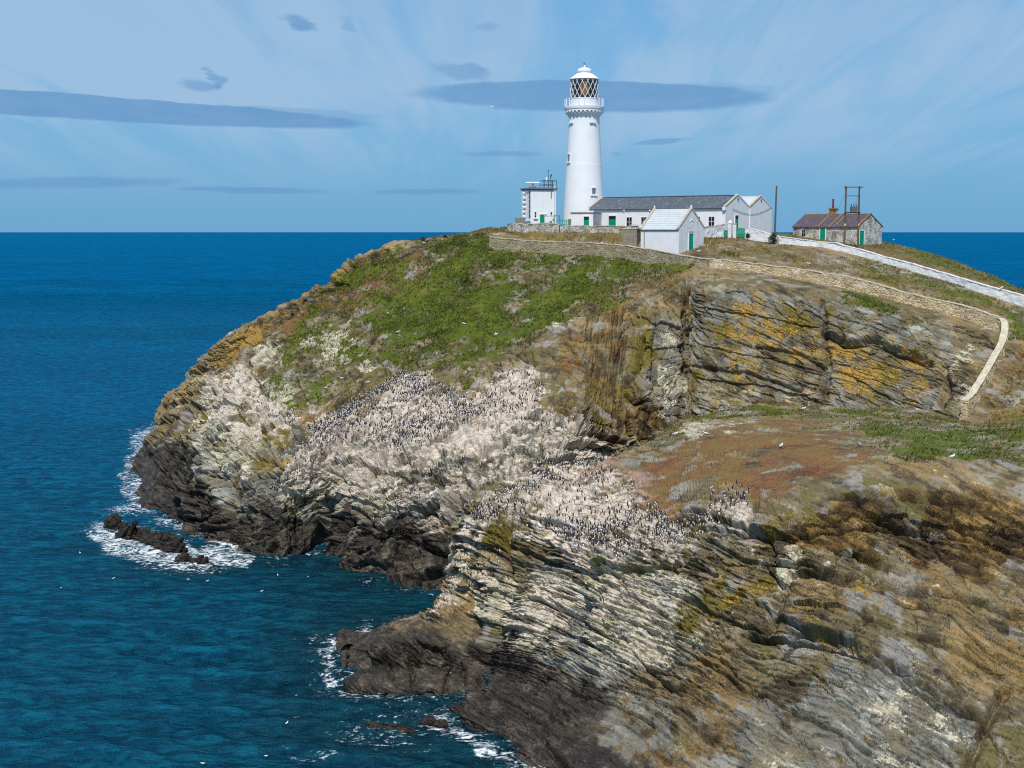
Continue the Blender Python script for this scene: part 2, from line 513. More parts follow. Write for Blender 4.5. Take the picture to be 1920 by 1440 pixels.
# island: rows sea-foot .. brow .. grass .. wall line .. plateau
I_cols = [
    # behind the left skyline
    [(400, 790, 250), (425, 760, 248), (450, 735, 246), (480, 700, 244), (520, 660, 242), (570, 610, 240), (640, 560, 240), (720, 515, 240), (800, 470, 240), (830, 462, 244)],
    # left skyline
    [('z', 270, 850), (287, 818, 227), (300, 778, 222.5), (335, 728, 218), (378, 680, 215), (432, 624, 213), (520, 578, 214), (620, 521, 217), (722, 459, 221), (790, 450, 227)],
    [('z', 262, 944), (300, 905, 186), (330, 850, 191), (368, 770, 199), (415, 700, 205), (480, 635, 207), (575, 580, 210), (672, 525, 213), (775, 463, 217), (815, 448, 223)],
    [('z', 400, 1008), (400, 935, 169), (418, 845, 175), (450, 765, 184), (500, 695, 192), (560, 640, 197), (645, 582, 203), (735, 525, 208), (832, 457, 213), (865, 443, 220)],
    [('z', 520, 1048), (518, 965, 158.5), (530, 880, 163), (565, 800, 170.5), (600, 740, 178), (645, 680, 186), (712, 610, 194), (792, 540, 202), (880, 458, 209), (905, 440, 216)],
    [('z', 606, 1040), (605, 962, 160), (608, 885, 162), (640, 805, 168), (690, 748, 175), (732, 690, 182.5), (792, 615, 191.5), (852, 545, 199), (926, 470, 206), (950, 440, 213)],
    [('z', 690, 1076), (682, 1002, 151.5), (700, 912, 155.5), (730, 822, 162), (768, 745, 171.5), (798, 680, 180.5), (842, 605, 190), (895, 542, 197), (975, 475, 204), (1000, 451, 210)],
    [('z', 770, 1092), (770, 1012, 148.5), (790, 922, 152), (820, 832, 158), (852, 747, 168.5), (882, 680, 177.5), (922, 605, 187), (972, 542, 195), (1050, 482, 202), (1078, 453, 209)],
    [('z', 850, 1102), (852, 1012, 146), (872, 922, 149.5), (900, 837, 155.5), (932, 757, 165), (962, 690, 174), (1002, 618, 182.5), (1062, 557, 190), (1140, 489, 198.5), (1155, 455, 207)],
    [('z', 930, 1105), (945, 1010, 144.5), (962, 902, 149), (990, 830, 155.5), (1020, 752, 164), (1042, 690, 172.5), (1082, 632, 179), (1132, 572, 186.5), (1200, 500, 195), (1215, 460, 205)],
    [('z', 1010, 1105), (1030, 1000, 146), (1050, 880, 152.5), (1070, 822, 157.5), (1090, 757, 164), (1110, 702, 171), (1140, 642, 177), (1168, 577, 184.5), (1232, 505, 192), (1255, 463, 203)],
    [('z', 1090, 1100), (1100, 990, 150), (1125, 875, 158), (1140, 825, 161), (1152, 768, 166), (1162, 702, 171.5), (1172, 642, 176), (1183, 577, 182), (1262, 508, 189), (1290, 466, 201)],
    [('z', 1140, 1090), (1160, 980, 154), (1185, 880, 163), (1195, 825, 166), (1205, 760, 168), (1212, 695, 170.5), (1218, 632, 174), (1218, 567, 178.5), (1284, 510, 186.5), (1310, 464, 201)],
    [('z', 1210, 1080), (1230, 960, 158), (1255, 870, 166.5), (1268, 805, 170), (1276, 740, 172), (1283, 670, 174), (1287, 608, 176), (1289, 545, 178.5), (1310, 508, 185.5), (1335, 460, 202)],
    [('z', 1280, 1070), (1300, 940, 158), (1308, 850, 164.5), (1312, 795, 166.5), (1313, 728, 168.5), (1314, 660, 170.5), (1316, 598, 172.5), (1320, 535, 175), (1345, 512, 184), (1372, 456, 206)],
    [('z', 1400, 1060), (1410, 920, 158), (1415, 840, 164), (1420, 778, 166), (1420, 715, 168), (1420, 655, 170), (1420, 595, 172), (1420, 540, 174.5), (1432, 519, 181), (1412, 452, 212)],
    [('z', 1550, 1050), (1550, 900, 156), (1550, 830, 160.5), (1550, 772, 162.5), (1550, 715, 164.5), (1550, 660, 166.5), (1550, 607, 168.5), (1550, 556, 171), (1552, 538, 177), (1560, 468, 206)],
    [('z', 1720, 1040), (1720, 880, 152), (1718, 820, 155.5), (1715, 772, 157.5), (1712, 727, 159.5), (1710, 684, 161.5), (1708, 645, 163.5), (1710, 603, 166), (1706, 575, 170.5), (1680, 502, 196)],
    [('z', 1770, 1030), (1765, 870, 149), (1760, 815, 152), (1755, 775, 153.5), (1768, 735, 156.5), (1776, 697, 159), (1788, 660, 161), (1795, 628, 163.5), (1802, 596, 167), (1790, 532, 189)],
    [('z', 1840, 1030), (1835, 870, 142), (1828, 815, 145.5), (1812, 790, 146.8), (1830, 770, 149), (1850, 737, 152), (1868, 702, 155.3), (1880, 668, 159), (1878, 626, 163.2), (1872, 560, 184)],
    [('z', 1940, 1030), (1930, 870, 140), (1925, 820, 144), (1915, 800, 146), (1930, 775, 149), (1945, 742, 152), (1955, 708, 155), (1965, 676, 158), (1968, 642, 162.5), (1965, 590, 178)],
    [('z', 2300, 1030), (2300, 870, 132), (2300, 830, 137), (2300, 800, 140), (2300, 770, 143), (2300, 745, 146), (2300, 720, 149), (2300, 700, 152), (2300, 685, 157), (2280, 665, 172)],
]
# plateau rows behind the wall line, then the far side falling to the sea
plat = [
    # (x-shift is free) r11, r12, r13, r14
    [('w', -24, 250, 36), ('w', -22, 258, 30), ('w', -20, 268, 12), ('w', -18, 275, -4)],
    [('w', -16, 236, 38.0), ('w', -15, 250, 34), ('w', -14, 266, 14), ('w', -14, 277, -4)],
    [('w', -13, 234, 38.9), ('w', -12, 250, 36), ('w', -12, 270, 16), ('w', -12, 281, -4)],
    [('w', -8.5, 231, 39.4), ('w', -8, 250, 37.5), ('w', -8, 272, 18), ('w', -8, 284, -4)],
    [('w', -5, 226, 40.0), ('w', -4.5, 250, 39), ('w', -5, 276, 20), ('w', -5, 288, -4)],
    [('w', -0.5, 220, 39.95), ('w', 0, 252, 39.50), ('w', 0, 280, 22.00), ('w', 0, 292, -4.00)],
    [('w', 3.5, 216, 40.15), ('w', 4, 255, 39.90), ('w', 4, 283, 23.00), ('w', 4, 296, -4.00)],
    [('w', 10.5, 215.5, 40.15), ('w', 11, 257, 39.90), ('w', 11, 286, 23.00), ('w', 11, 299, -4.00)],
    [('w', 17, 215, 39.95), ('w', 18, 259, 39.90), ('w', 18, 289, 23.00), ('w', 18, 302, -4.00)],
    [('w', 22, 214.5, 39.65), ('w', 24, 261, 39.80), ('w', 24, 291, 23.00), ('w', 24, 305, -4.00)],
    [('w', 25.5, 214, 39.35), ('w', 29, 263, 39.80), ('w', 29, 293, 23.00), ('w', 29, 307, -4.00)],
    [('w', 29, 214, 39.15), ('w', 34, 264, 39.70), ('w', 34, 294, 23.00), ('w', 34, 308, -4.00)],
    [('w', 31.5, 214.5, 39.05), ('w', 38, 264, 39.60), ('w', 39, 295, 23.00), ('w', 39, 309, -4.00)],
    [('w', 34.5, 215.5, 38.95), ('w', 43, 264, 39.50), ('w', 44, 295, 23.00), ('w', 44, 309, -4.00)],
    [('w', 38, 219, 38.85), ('w', 47, 263, 39.30), ('w', 49, 295, 22.00), ('w', 50, 309, -4.00)],
    [('w', 44, 226, 38.65), ('w', 53, 262, 38.80), ('w', 56, 294, 22.00), ('w', 57, 308, -4.00)],
    [('w', 56.5, 226, 37.55), ('w', 64, 257, 37.70), ('w', 68, 288, 21.00), ('w', 70, 303, -4.00)],
    [('w', 66.5, 232, 37.15), ('w', 72, 246, 36.50), ('w', 80, 276, 19.00), ('w', 84, 292, -4.00)],
    [('w', 74, 226, 35.15), ('w', 80, 238, 34.10), ('w', 92, 264, 17.00), ('w', 98, 280, -4.00)],
    [('w', 80.5, 217, 32.25), ('w', 86, 228, 30.80), ('w', 100, 250, 15.00), ('w', 108, 266, -4.00)],
    [('w', 87, 207, 28.85), ('w', 93, 216, 27.30), ('w', 108, 236, 13.00), ('w', 118, 250, -4.00)],
    [('w', 108, 185, 25.25), ('w', 116, 194, 23.30), ('w', 134, 210, 10.00), ('w', 146, 220, -4.00)],
]
foot = []
for c, p in zip(I_cols, plat):
    q = net([[c[0]]])[0, 0]
    if c[0][0] != 'z':
        q[2] = 0
        c[0] = ('w', *q)
    f0 = ('w', q[0] + (-2.5 if q[0] < -40 else 0.5), q[1] - (5.0 if q[0] > -64 else 1.0), -5.0)
    foot.append([f0] + c + p)
NI = net(foot)

F_cols = [
    # tip of the low spit
    [('w', -14.6, 121, -2.5), ('w', -15.2, 119, -0.8), ('w', -15.4, 118, 0.3), ('w', -15.6, 117, 0.8), ('w', -15.6, 115.5, 0.2), ('w', -15.4, 114, -1.2), ('w', -15.2, 112, -4)],
    [('w', -13.7, 124.5, -2), ('z', 655, 1196), (650, 1212, 119.2), (648, 1234, 115.8), (645, 1262, 113.2), ('z', 650, 1292), ('w', -14.5, 109, -4)],
    [('w', -11.5, 131, -2), ('z', 700, 1186), (708, 1190, 118.5), (704, 1214, 113.8), (700, 1256, 111.9), ('z', 700, 1298), ('w', -12.0, 108, -4)],
    [('w', -8.5, 134, -3), (770, 1162, 129), (778, 1174, 117.8), (784, 1205, 113.4), (790, 1256, 111.5), ('z', 790, 1303), ('w', -8.0, 107.5, -4)],
    [('w', -6.5, 131, -4), (806, 1152, 122), (830, 1180, 116), (848, 1217, 112.9), (858, 1262, 111.2), ('z', 868, 1305), ('w', -4.3, 107, -4)],
    [('w', -5.0, 132, -4), (842, 1090, 123.5), (878, 1150, 117), (900, 1210, 113.5), (902, 1262, 111.2), ('z', 890, 1308), ('w', -3.4, 106.5, -4)],
    [('w', -4.0, 133, -3), (850, 1010, 124), (890, 1080, 118), (926, 1170, 113), (922, 1252, 109.7), ('z', 882, 1320), ('w', -3.8, 105, -4)],
    [('w', -3.0, 135.5, -1), (872, 942, 125), (930, 1030, 117), (972, 1150, 110.8), (962, 1262, 107), ('z', 862, 1337), ('w', -4.8, 103, -4)],
    [('w', 0.0, 139, 2), (937, 906, 128), (990, 1000, 116.5), (1042, 1140, 108), (1042, 1282, 101.5), ('z', 932, 1392), ('w', -2, 97, -4)],
    [('w', 4.5, 144, 5), (1012, 874, 132), (1060, 985, 113), (1120, 1140, 104.5), (1122, 1292, 98.2), ('z', 1002, 1436), ('w', 0.8, 92, -4)],
    [('w', 10.5, 148, 8), (1110, 861, 136), (1150, 975, 111.5), (1212, 1140, 102), (1222, 1302, 95), ('z', 1092, 1490), ('w', 4, 87, -4)],
    [('w', 14.8, 152, 9), (1185, 846, 140), (1240, 955, 110), (1312, 1140, 99.5), (1342, 1302, 92), ('z', 1210, 1545), ('w', 8, 82, -4)],
    [('w', 22, 163, 15), (1290, 792, 152), (1360, 912, 109), (1422, 1112, 98), (1472, 1292, 90.2), (1370, 1540, 82), ('w', 14, 74, -4)],
    [('w', 36, 172, 17.8), (1500, 769, 160), (1480, 888, 109), (1545, 1082, 97), (1612, 1282, 88.8), (1540, 1540, 80), ('w', 20, 70, -4)],
    [('w', 50, 169, 18), (1720, 770, 156), (1645, 868, 110), (1685, 1062, 98.5), (1752, 1272, 88.5), (1725, 1540, 79), ('w', 26, 68, -4)],
    [('w', 54, 160, 18.6), (1830, 790, 147.5), (1805, 874, 109), (1825, 1066, 97.5), (1882, 1272, 88), (1905, 1540, 78), ('w', 32, 66, -4)],
    [('w', 62, 158, 20), (1935, 775, 146), (1955, 884, 108), (1975, 1076, 96.5), (2012, 1282, 87), (2085, 1540, 77), ('w', 38, 64, -4)],
    [('w', 90, 150, 22), (2320, 735, 140), (2320, 880, 104), (2330, 1076, 92), (2350, 1282, 82), (2420, 1560, 72), ('w', 50, 58, -4)],
]
NF = net(F_cols)[::-1]          # bottom row first


def spans(N, axis, per):
    """samples for each span from its mean size in the picture"""
    px, py = proj(N.reshape(-1, 3))
    px, py = px.reshape(N.shape[:2]), py.reshape(N.shape[:2])
    d = np.hypot(np.diff(px, axis=axis), np.diff(py, axis=axis))
    d = np.percentile(d, 70, axis=1 - axis)
    return [int(max(5, min(x / per, 260))) for x in d]


def surface(N, per, rows=None, cols=None):
    nr, nc = spans(N, 0, per), spans(N, 1, per)
    for k, v in (rows or {}).items(): nr[k] = v
    for k, v in (cols or {}).items(): nc[k] = v
    S, rv = cr(N, nr)
    S2, cv = cr(S.transpose(1, 0, 2), nc)
    return S2.transpose(1, 0, 2), rv, cv        # rows, cols, 3


def normals(S):
    du = np.gradient(S, axis=1); dv = np.gradient(S, axis=0)
    n = np.cross(du, dv)
    n /= np.linalg.norm(n, axis=-1, keepdims=True) + 1e-9
    return n


def quads(R, C):
    i = np.arange(R * C).reshape(R, C)
    return np.stack([i[:-1, :-1], i[:-1, 1:], i[1:, 1:], i[1:, :-1]], -1).reshape(-1, 4)


def beds(s, t, thick, length, seed):
    """layered rock split into blocks: every bed and every block stands out by its own amount"""
    k = np.floor(s / thick)
    fs = s / thick - k
    z = np.zeros_like(k, np.int32)
    hb = _hash(k.astype(np.int32), z, z, seed)
    hb1 = _hash(k.astype(np.int32) + 1, z, z, seed)
    e = sstep(fs, 0.80, 1.0)
    tt = t / length + hb * 7.31
    kt = np.floor(tt)
    ft = tt - kt
    blk = _hash(k.astype(np.int32), kt.astype(np.int32), z, seed + 5)
    blk1 = _hash(k.astype(np.int32), kt.astype(np.int32) + 1, z, seed + 5)
    bl = blk + (blk1 - blk) * sstep(ft, 0.88, 1.0)
    js, jt = max(0.04, 0.10 / thick), max(0.03, 0.09 / length)
    joint = np.exp(-((fs - 0.93) / js) ** 2) * 0.9 + np.exp(-((ft - 0.96) / jt) ** 2) * 0.6
    return (hb + (hb1 - hb) * e) * 0.6 + bl * 0.55 * (1 - e * 0.5) - 0.42 * joint, hb
# ------------------------------------------------------------------ ground cover, mapped from the survey (photo pixels)
Z_I = dict(
    grass=[([(590, 540), (740, 462), (920, 440), (1290, 492), (1230, 535), (1130, 590), (1000, 645), (890, 722), (720, 720), (570, 770), (480, 742), (520, 650)], 0.58),
           ([(742, 462), (800, 447), (915, 438), (935, 455), (1040, 470), (1150, 474), (1215, 490), (1300, 488), (1270, 512), (1220, 528), (1150, 552), (1090, 585), (1010, 632), (945, 665), (905, 690), (885, 724), (850, 716), (830, 702), (790, 694), (750, 694), (705, 716), (650, 748), (590, 768), (575, 752), (640, 712), (690, 700), (712, 672), (690, 630), (660, 600), (680, 580), (770, 565), (815, 510), (800, 482)], 0.76),
           ([(630, 520), (700, 478), (740, 462), (760, 468), (700, 500), (650, 525)], 0.75),
           ([(520, 655), (600, 600), (660, 600), (640, 640), (600, 700), (560, 720), (500, 745), (485, 720)], 0.50),
           ([(1120, 590), (1180, 555), (1190, 590), (1150, 640), (1090, 680), (1060, 660)], 0.30),
           ([(1290, 790), (1340, 760), (1420, 770), (1420, 790), (1300, 800)], 0.7),
           ([(1560, 560), (1620, 548), (1720, 590), (1660, 585)], 0.85),
           ([(1800, 610), (1850, 640), (1830, 700), (1790, 660)], 0.42),
           ([(1300, 470), (1420, 455), (1560, 480), (1700, 520), (1880, 590), (1890, 640), (1860, 600), (1700, 545), (1500, 500), (1340, 480)], 0.56),
           ([(1300, 500), (1420, 518), (1560, 545), (1700, 590), (1720, 615), (1560, 562), (1420, 540), (1300, 525)], 0.46),
           ([(1640, 462), (1720, 462), (1930, 525), (1930, 555), (1800, 512), (1700, 480)], 0.9),
           ([(1700, 500), (1930, 580), (1930, 640), (1890, 640), (1880, 590), (1780, 560), (1640, 520), (1540, 490), (1600, 480)], 0.68)],
    dry=[([(1290, 455), (1400, 445), (1600, 478), (1780, 540), (1880, 585), (1900, 640), (1880, 620), (1780, 566), (1640, 530), (1480, 500), (1340, 480)], 0.62),
         ([(1090, 545), (1170, 508), (1285, 490), (1300, 510), (1250, 545), (1190, 560), (1110, 575), (1060, 600), (1050, 580)], 0.62),
         ([(1300, 500), (1420, 520), (1560, 545), (1700, 590), (1720, 615), (1560, 560), (1440, 545), (1300, 530)], 0.36),
         ([(960, 500), (1010, 515), (990, 550), (940, 570), (950, 540)], 0.42),
         ([(720, 455), (920, 434), (960, 434), (920, 447), (800, 453)], 0.5),
         ([(1890, 690), (1930, 690), (1930, 800), (1860, 780)], 0.55)],
    heath=[([(590, 540), (690, 492), (790, 462), (812, 500), (770, 562), (680, 582), (600, 602), (540, 640), (515, 620)], 0.66),
           ([(890, 715), (930, 670), (1000, 638), (1060, 612), (1130, 585), (1160, 572), (1120, 640), (1090, 700), (1080, 750), (1100, 770), (1060, 755), (1045, 745), (1040, 700), (990, 675), (935, 680)], 0.56),
           ([(580, 640), (660, 650), (660, 700), (600, 745), (560, 735)], 0.45),
           ([(575, 770), (650, 748), (700, 722), (690, 740), (620, 775), (590, 800), (570, 810)], 0.55),
           ([(1480, 470), (1650, 500), (1780, 545), (1720, 550), (1560, 510)], 0.40),
           ([(1890, 640), (1930, 640), (1930, 720), (1880, 720), (1860, 700)], 0.62)],
    guano=[([(582, 770), (650, 750), (705, 718), (750, 694), (800, 694), (850, 718), (885, 724), (925, 692), (990, 682), (1030, 715), (1020, 752), (1100, 782), (1165, 828), (1170, 860), (1050, 885), (960, 900), (925, 920), (870, 945), (845, 990), (830, 1010), (790, 1000), (740, 985), (700, 930), (660, 945), (640, 950), (620, 930), (590, 920), (560, 930), (505, 925), (545, 860), (575, 820)], 0.70),
           ([(370, 700), (430, 690), (490, 700), (520, 755), (575, 770), (565, 800), (520, 850), (470, 840), (420, 825), (385, 800), (365, 760)], 0.66),
           ([(300, 760), (340, 735), (352, 770), (340, 800), (305, 800)], 0.50),
           ([(420, 625), (455, 615), (450, 640), (425, 640)], 0.7),
           ([(560, 930), (640, 960), (700, 1000), (800, 1030), (845, 1000), (850, 1050), (760, 1050), (690, 1010), (600, 990)], 0.35)],
    lichen=[([(440, 850), (560, 800), (590, 800), (560, 850), (530, 915), (480, 905)], 0.36),
            ([(430, 640), (500, 585), (600, 528), (640, 505), (665, 512), (600, 560), (540, 600), (480, 640), (450, 680), (375, 720), (370, 700)], 0.78),
            ([(1556, 640), (1640, 630), (1730, 650), (1748, 690), (1735, 752), (1650, 765), (1580, 738), (1552, 690)], 0.50),
            ([(1300, 560), (1400, 545), (1500, 560), (1552, 620), (1552, 755), (1450, 725), (1350, 700), (1305, 640)], 0.42),
            ([(1296, 700), (1340, 700), (1420, 760), (1330, 775)], 0.35),
            ([(690, 520), (790, 520), (760, 590), (700, 590)], 0.28),
            ([(1140, 560), (1170, 580), (1160, 700), (1130, 720), (1125, 600)], 0.36)],
    olive=[([(1168, 590), (1226, 576), (1226, 650), (1214, 742), (1168, 748), (1152, 705), (1168, 650)], 0.85),
           ([(450, 800), (560, 795), (595, 800), (560, 840), (535, 910), (500, 915), (470, 885)], 0.42),
           ([(370, 720), (400, 690), (430, 700), (410, 780), (380, 790)], 0.5),
           ([(600, 560), (700, 580), (720, 600), (560, 660)], 0.35),
           ([(1040, 730), (1170, 700), (1190, 800), (1160, 830), (1090, 780)], 0.50),
           ([(1296, 540), (1560, 560), (1560, 760), (1300, 770)], 0.46),
           ([(1556, 600), (1760, 640), (1750, 770), (1560, 770)], 0.40)],
    pale=[([(505, 925), (545, 850), (600, 850), (740, 850), (900, 780), (1100, 790), (1170, 835), (1050, 885), (930, 920), (850, 960), (840, 1040), (760, 1020), (690, 960), (640, 985), (560, 960)], 0.74),
          ([(365, 705), (480, 690), (560, 720), (570, 820), (520, 880), (450, 910), (390, 880), (350, 830)], 0.66),
          ([(1222, 600), (1284, 595), (1280, 700), (1296, 790), (1240, 800), (1226, 700)], 0.58),
          ([(555, 635), (620, 608), (695, 655), (708, 700), (650, 690), (600, 660)], 0.80),
          ([(985, 622), (1030, 582), (1088, 592), (1050, 620)], 0.75),
          ([(925, 560), (945, 545), (970, 550), (960, 572), (935, 575)], 0.6),
          ([(590, 770), (690, 770), (650, 690), (560, 690)], 0.2),
          ([(730, 462), (790, 455), (760, 482), (720, 500)], 0.5),
          ([(470, 640), (560, 640), (550, 690), (470, 700)], 0.62),
          ([(400, 780), (470, 820), (450, 900), (400, 880)], 0.58),
          ([(1300, 690), (1560, 700), (1560, 770), (1340, 770)], 0.36),
          ([(1300, 590), (1560, 620), (1560, 690), (1300, 690)], 0.30),
          ([(1790, 640), (1880, 620), (1830, 760), (1720, 770), (1740, 700)], 0.42),
          ([(880, 760), (1000, 740), (1165, 830), (1100, 860), (990, 860), (880, 880)], 0.35)],
    grey=[([(1290, 530), (1560, 545), (1790, 600), (1800, 680), (1700, 640), (1560, 640), (1300, 620)], 0.66),
          ([(1290, 560), (1760, 600), (1760, 775), (1290, 800)], 0.60),
          ([(1200, 590), (1296, 560), (1296, 810), (1200, 820)], 0.7),
          ([(400, 780), (620, 800), (1000, 740), (1170, 830), (850, 1090), (500, 1040), (330, 900)], 0.72),
          ([(540, 640), (720, 650), (720, 720), (560, 760)], 0.6)],
    soil=[([(1700, 762), (1780, 752), (1815, 768), (1800, 790), (1700, 785)], 0.6),
          ([(890, 720), (925, 680), (935, 690), (900, 725)], 0.5)],
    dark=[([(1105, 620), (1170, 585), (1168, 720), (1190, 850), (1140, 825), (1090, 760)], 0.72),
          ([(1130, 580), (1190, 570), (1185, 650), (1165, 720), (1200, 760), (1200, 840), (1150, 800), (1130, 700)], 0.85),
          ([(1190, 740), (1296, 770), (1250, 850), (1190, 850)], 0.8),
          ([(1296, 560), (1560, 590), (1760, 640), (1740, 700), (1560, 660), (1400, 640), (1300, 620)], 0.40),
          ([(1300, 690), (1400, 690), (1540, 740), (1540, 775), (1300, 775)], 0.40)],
)
Z_F = dict(
    grass=[([(1170, 852), (1230, 815), (1300, 775), (1400, 755), (1700, 762), (1810, 788), (1960, 760), (1960, 890), (1800, 868), (1680, 862), (1640, 838), (1560, 800), (1480, 788), (1400, 790), (1310, 800), (1240, 838)], 0.64),
           ([(1380, 1150), (1440, 1140), (1430, 1170)], 0.5)],
    dry=[([(1820, 770), (1960, 740), (1960, 800), (1880, 800)], 0.7), ([(1500, 765), (1800, 765), (1700, 785), (1560, 780)], 0.45)],
    heath=[([(1180, 862), (1240, 840), (1330, 800), (1480, 788), (1570, 802), (1650, 845), (1620, 872), (1510, 900), (1440, 918), (1350, 895), (1300, 930), (1250, 950), (1200, 905)], 0.75),
           ([(1640, 860), (1960, 885), (1960, 915), (1800, 895), (1650, 880)], 0.5)],
    soil=[([(1085, 868), (1175, 846), (1210, 880), (1290, 930), (1280, 985), (1240, 960), (1180, 905), (1110, 890)], 0.78)],
    guano=[([(850, 990), (872, 935), (935, 900), (1010, 868), (1110, 855), (1180, 880), (1240, 940), (1290, 985), (1340, 950), (1380, 905), (1430, 940), (1420, 985), (1330, 1010), (1290, 1045), (1180, 1060), (1100, 1090), (1000, 1030), (950, 1050), (900, 1040), (850, 1050)], 0.74),
           ([(840, 1040), (940, 1040), (960, 1130), (930, 1150), (860, 1150), (800, 1165), (820, 1110)], 0.66),
           ([(950, 1040), (1100, 1060), (1250, 1050), (1320, 1080), (1260, 1150), (1230, 1230), (1150, 1260), (1060, 1230), (960, 1210), (930, 1150)], 0.58),
           ([(1250, 1000), (1400, 980), (1500, 1000), (1480, 1090), (1350, 1110), (1280, 1080)], 0.40),
           ([(1480, 1060), (1580, 1060), (1780, 1110), (1860, 1180), (1700, 1150), (1560, 1110)], 0.38),
           ([(1640, 870), (1760, 880), (1920, 930), (1900, 945), (1740, 910), (1660, 900)], 0.35)],
    black=[([(600, 1170), (790, 1165), (850, 1190), (900, 1190), (955, 1180), (1010, 1225), (1120, 1270), (1160, 1300), (1130, 1380), (1100, 1470), (900, 1460), (830, 1340), (600, 1320)], 0.72)],
    pale=[([(845, 1030), (950, 1030), (1100, 1060), (1260, 1040), (1310, 1090), (1240, 1230), (1150, 1275), (980, 1240), (930, 1160), (840, 1150)], 0.74),
          ([(1240, 1080), (1420, 1000), (1480, 1060), (1400, 1200), (1300, 1300), (1200, 1280)], 0.42),
          ([(1480, 1060), (1700, 1100), (1900, 1180), (1900, 1240), (1700, 1200), (1500, 1130)], 0.36),
          ([(950, 1060), (1100, 1090), (1300, 1090), (1280, 1200), (1180, 1300), (1050, 1280), (950, 1230)], 0.55),
          ([(1420, 1060), (1500, 1020), (1500, 1080), (1450, 1180), (1430, 1180)], 0.6),
          ([(1400, 1330), (1500, 1240), (1640, 1230), (1760, 1290), (1850, 1320), (1820, 1460), (1400, 1460)], 0.46),
          ([(1640, 1200), (1740, 1230), (1840, 1330), (1780, 1340), (1690, 1280)], 0.45),
          ([(1560, 1080), (1900, 1150), (1920, 1210), (1740, 1180)], 0.5),
          ([(1280, 780), (1440, 790), (1380, 820), (1260, 830)], 0.6)],
    grey=[([(930, 1050), (1120, 1080), (1320, 1080), (1280, 1240), (1240, 1460), (880, 1460), (880, 1240)], 0.85),
          ([(1380, 1320), (1520, 1200), (1660, 1190), (1780, 1270), (1860, 1330), (1840, 1460), (1380, 1460)], 0.74),
          ([(600, 1170), (900, 1170), (900, 1320), (600, 1320)], 0.5),
          ([(1290, 920), (1430, 890), (1480, 960), (1400, 1080), (1290, 1040)], 0.6)],
    lichen=[([(1410, 1090), (1520, 1060), (1760, 1100), (1960, 1150), (1960, 1290), (1850, 1240), (1640, 1180), (1560, 1220), (1440, 1250)], 0.30),
            ([(1330, 1000), (1480, 960), (1500, 1050), (1400, 1130), (1310, 1160)], 0.30),
            ([(1600, 900), (1920, 920), (1940, 1060), (1700, 1040), (1560, 1000)], 0.26)],
    olive=[([(880, 970), (960, 960), (1010, 1040), (1180, 1060), (1190, 1110), (1060, 1090), (950, 1060), (880, 1040)], 0.52),
           ([(1290, 1020), (1450, 950), (1560, 880), (1660, 860), (1680, 900), (1560, 980), (1480, 1080), (1350, 1180), (1250, 1180)], 0.46),
           ([(880, 1310), (1000, 1300), (1130, 1400), (1100, 1460), (960, 1440), (870, 1350)], 0.35)],
    dark=[([(1500, 960), (1600, 900), (1760, 910), (1960, 960), (1960, 1090), (1760, 1080), (1600, 1050), (1480, 1040)], 0.80),
          ([(900, 1230), (1000, 1220), (1250, 1280), (1400, 1330), (1300, 1460), (950, 1460)], 0.48)],
)
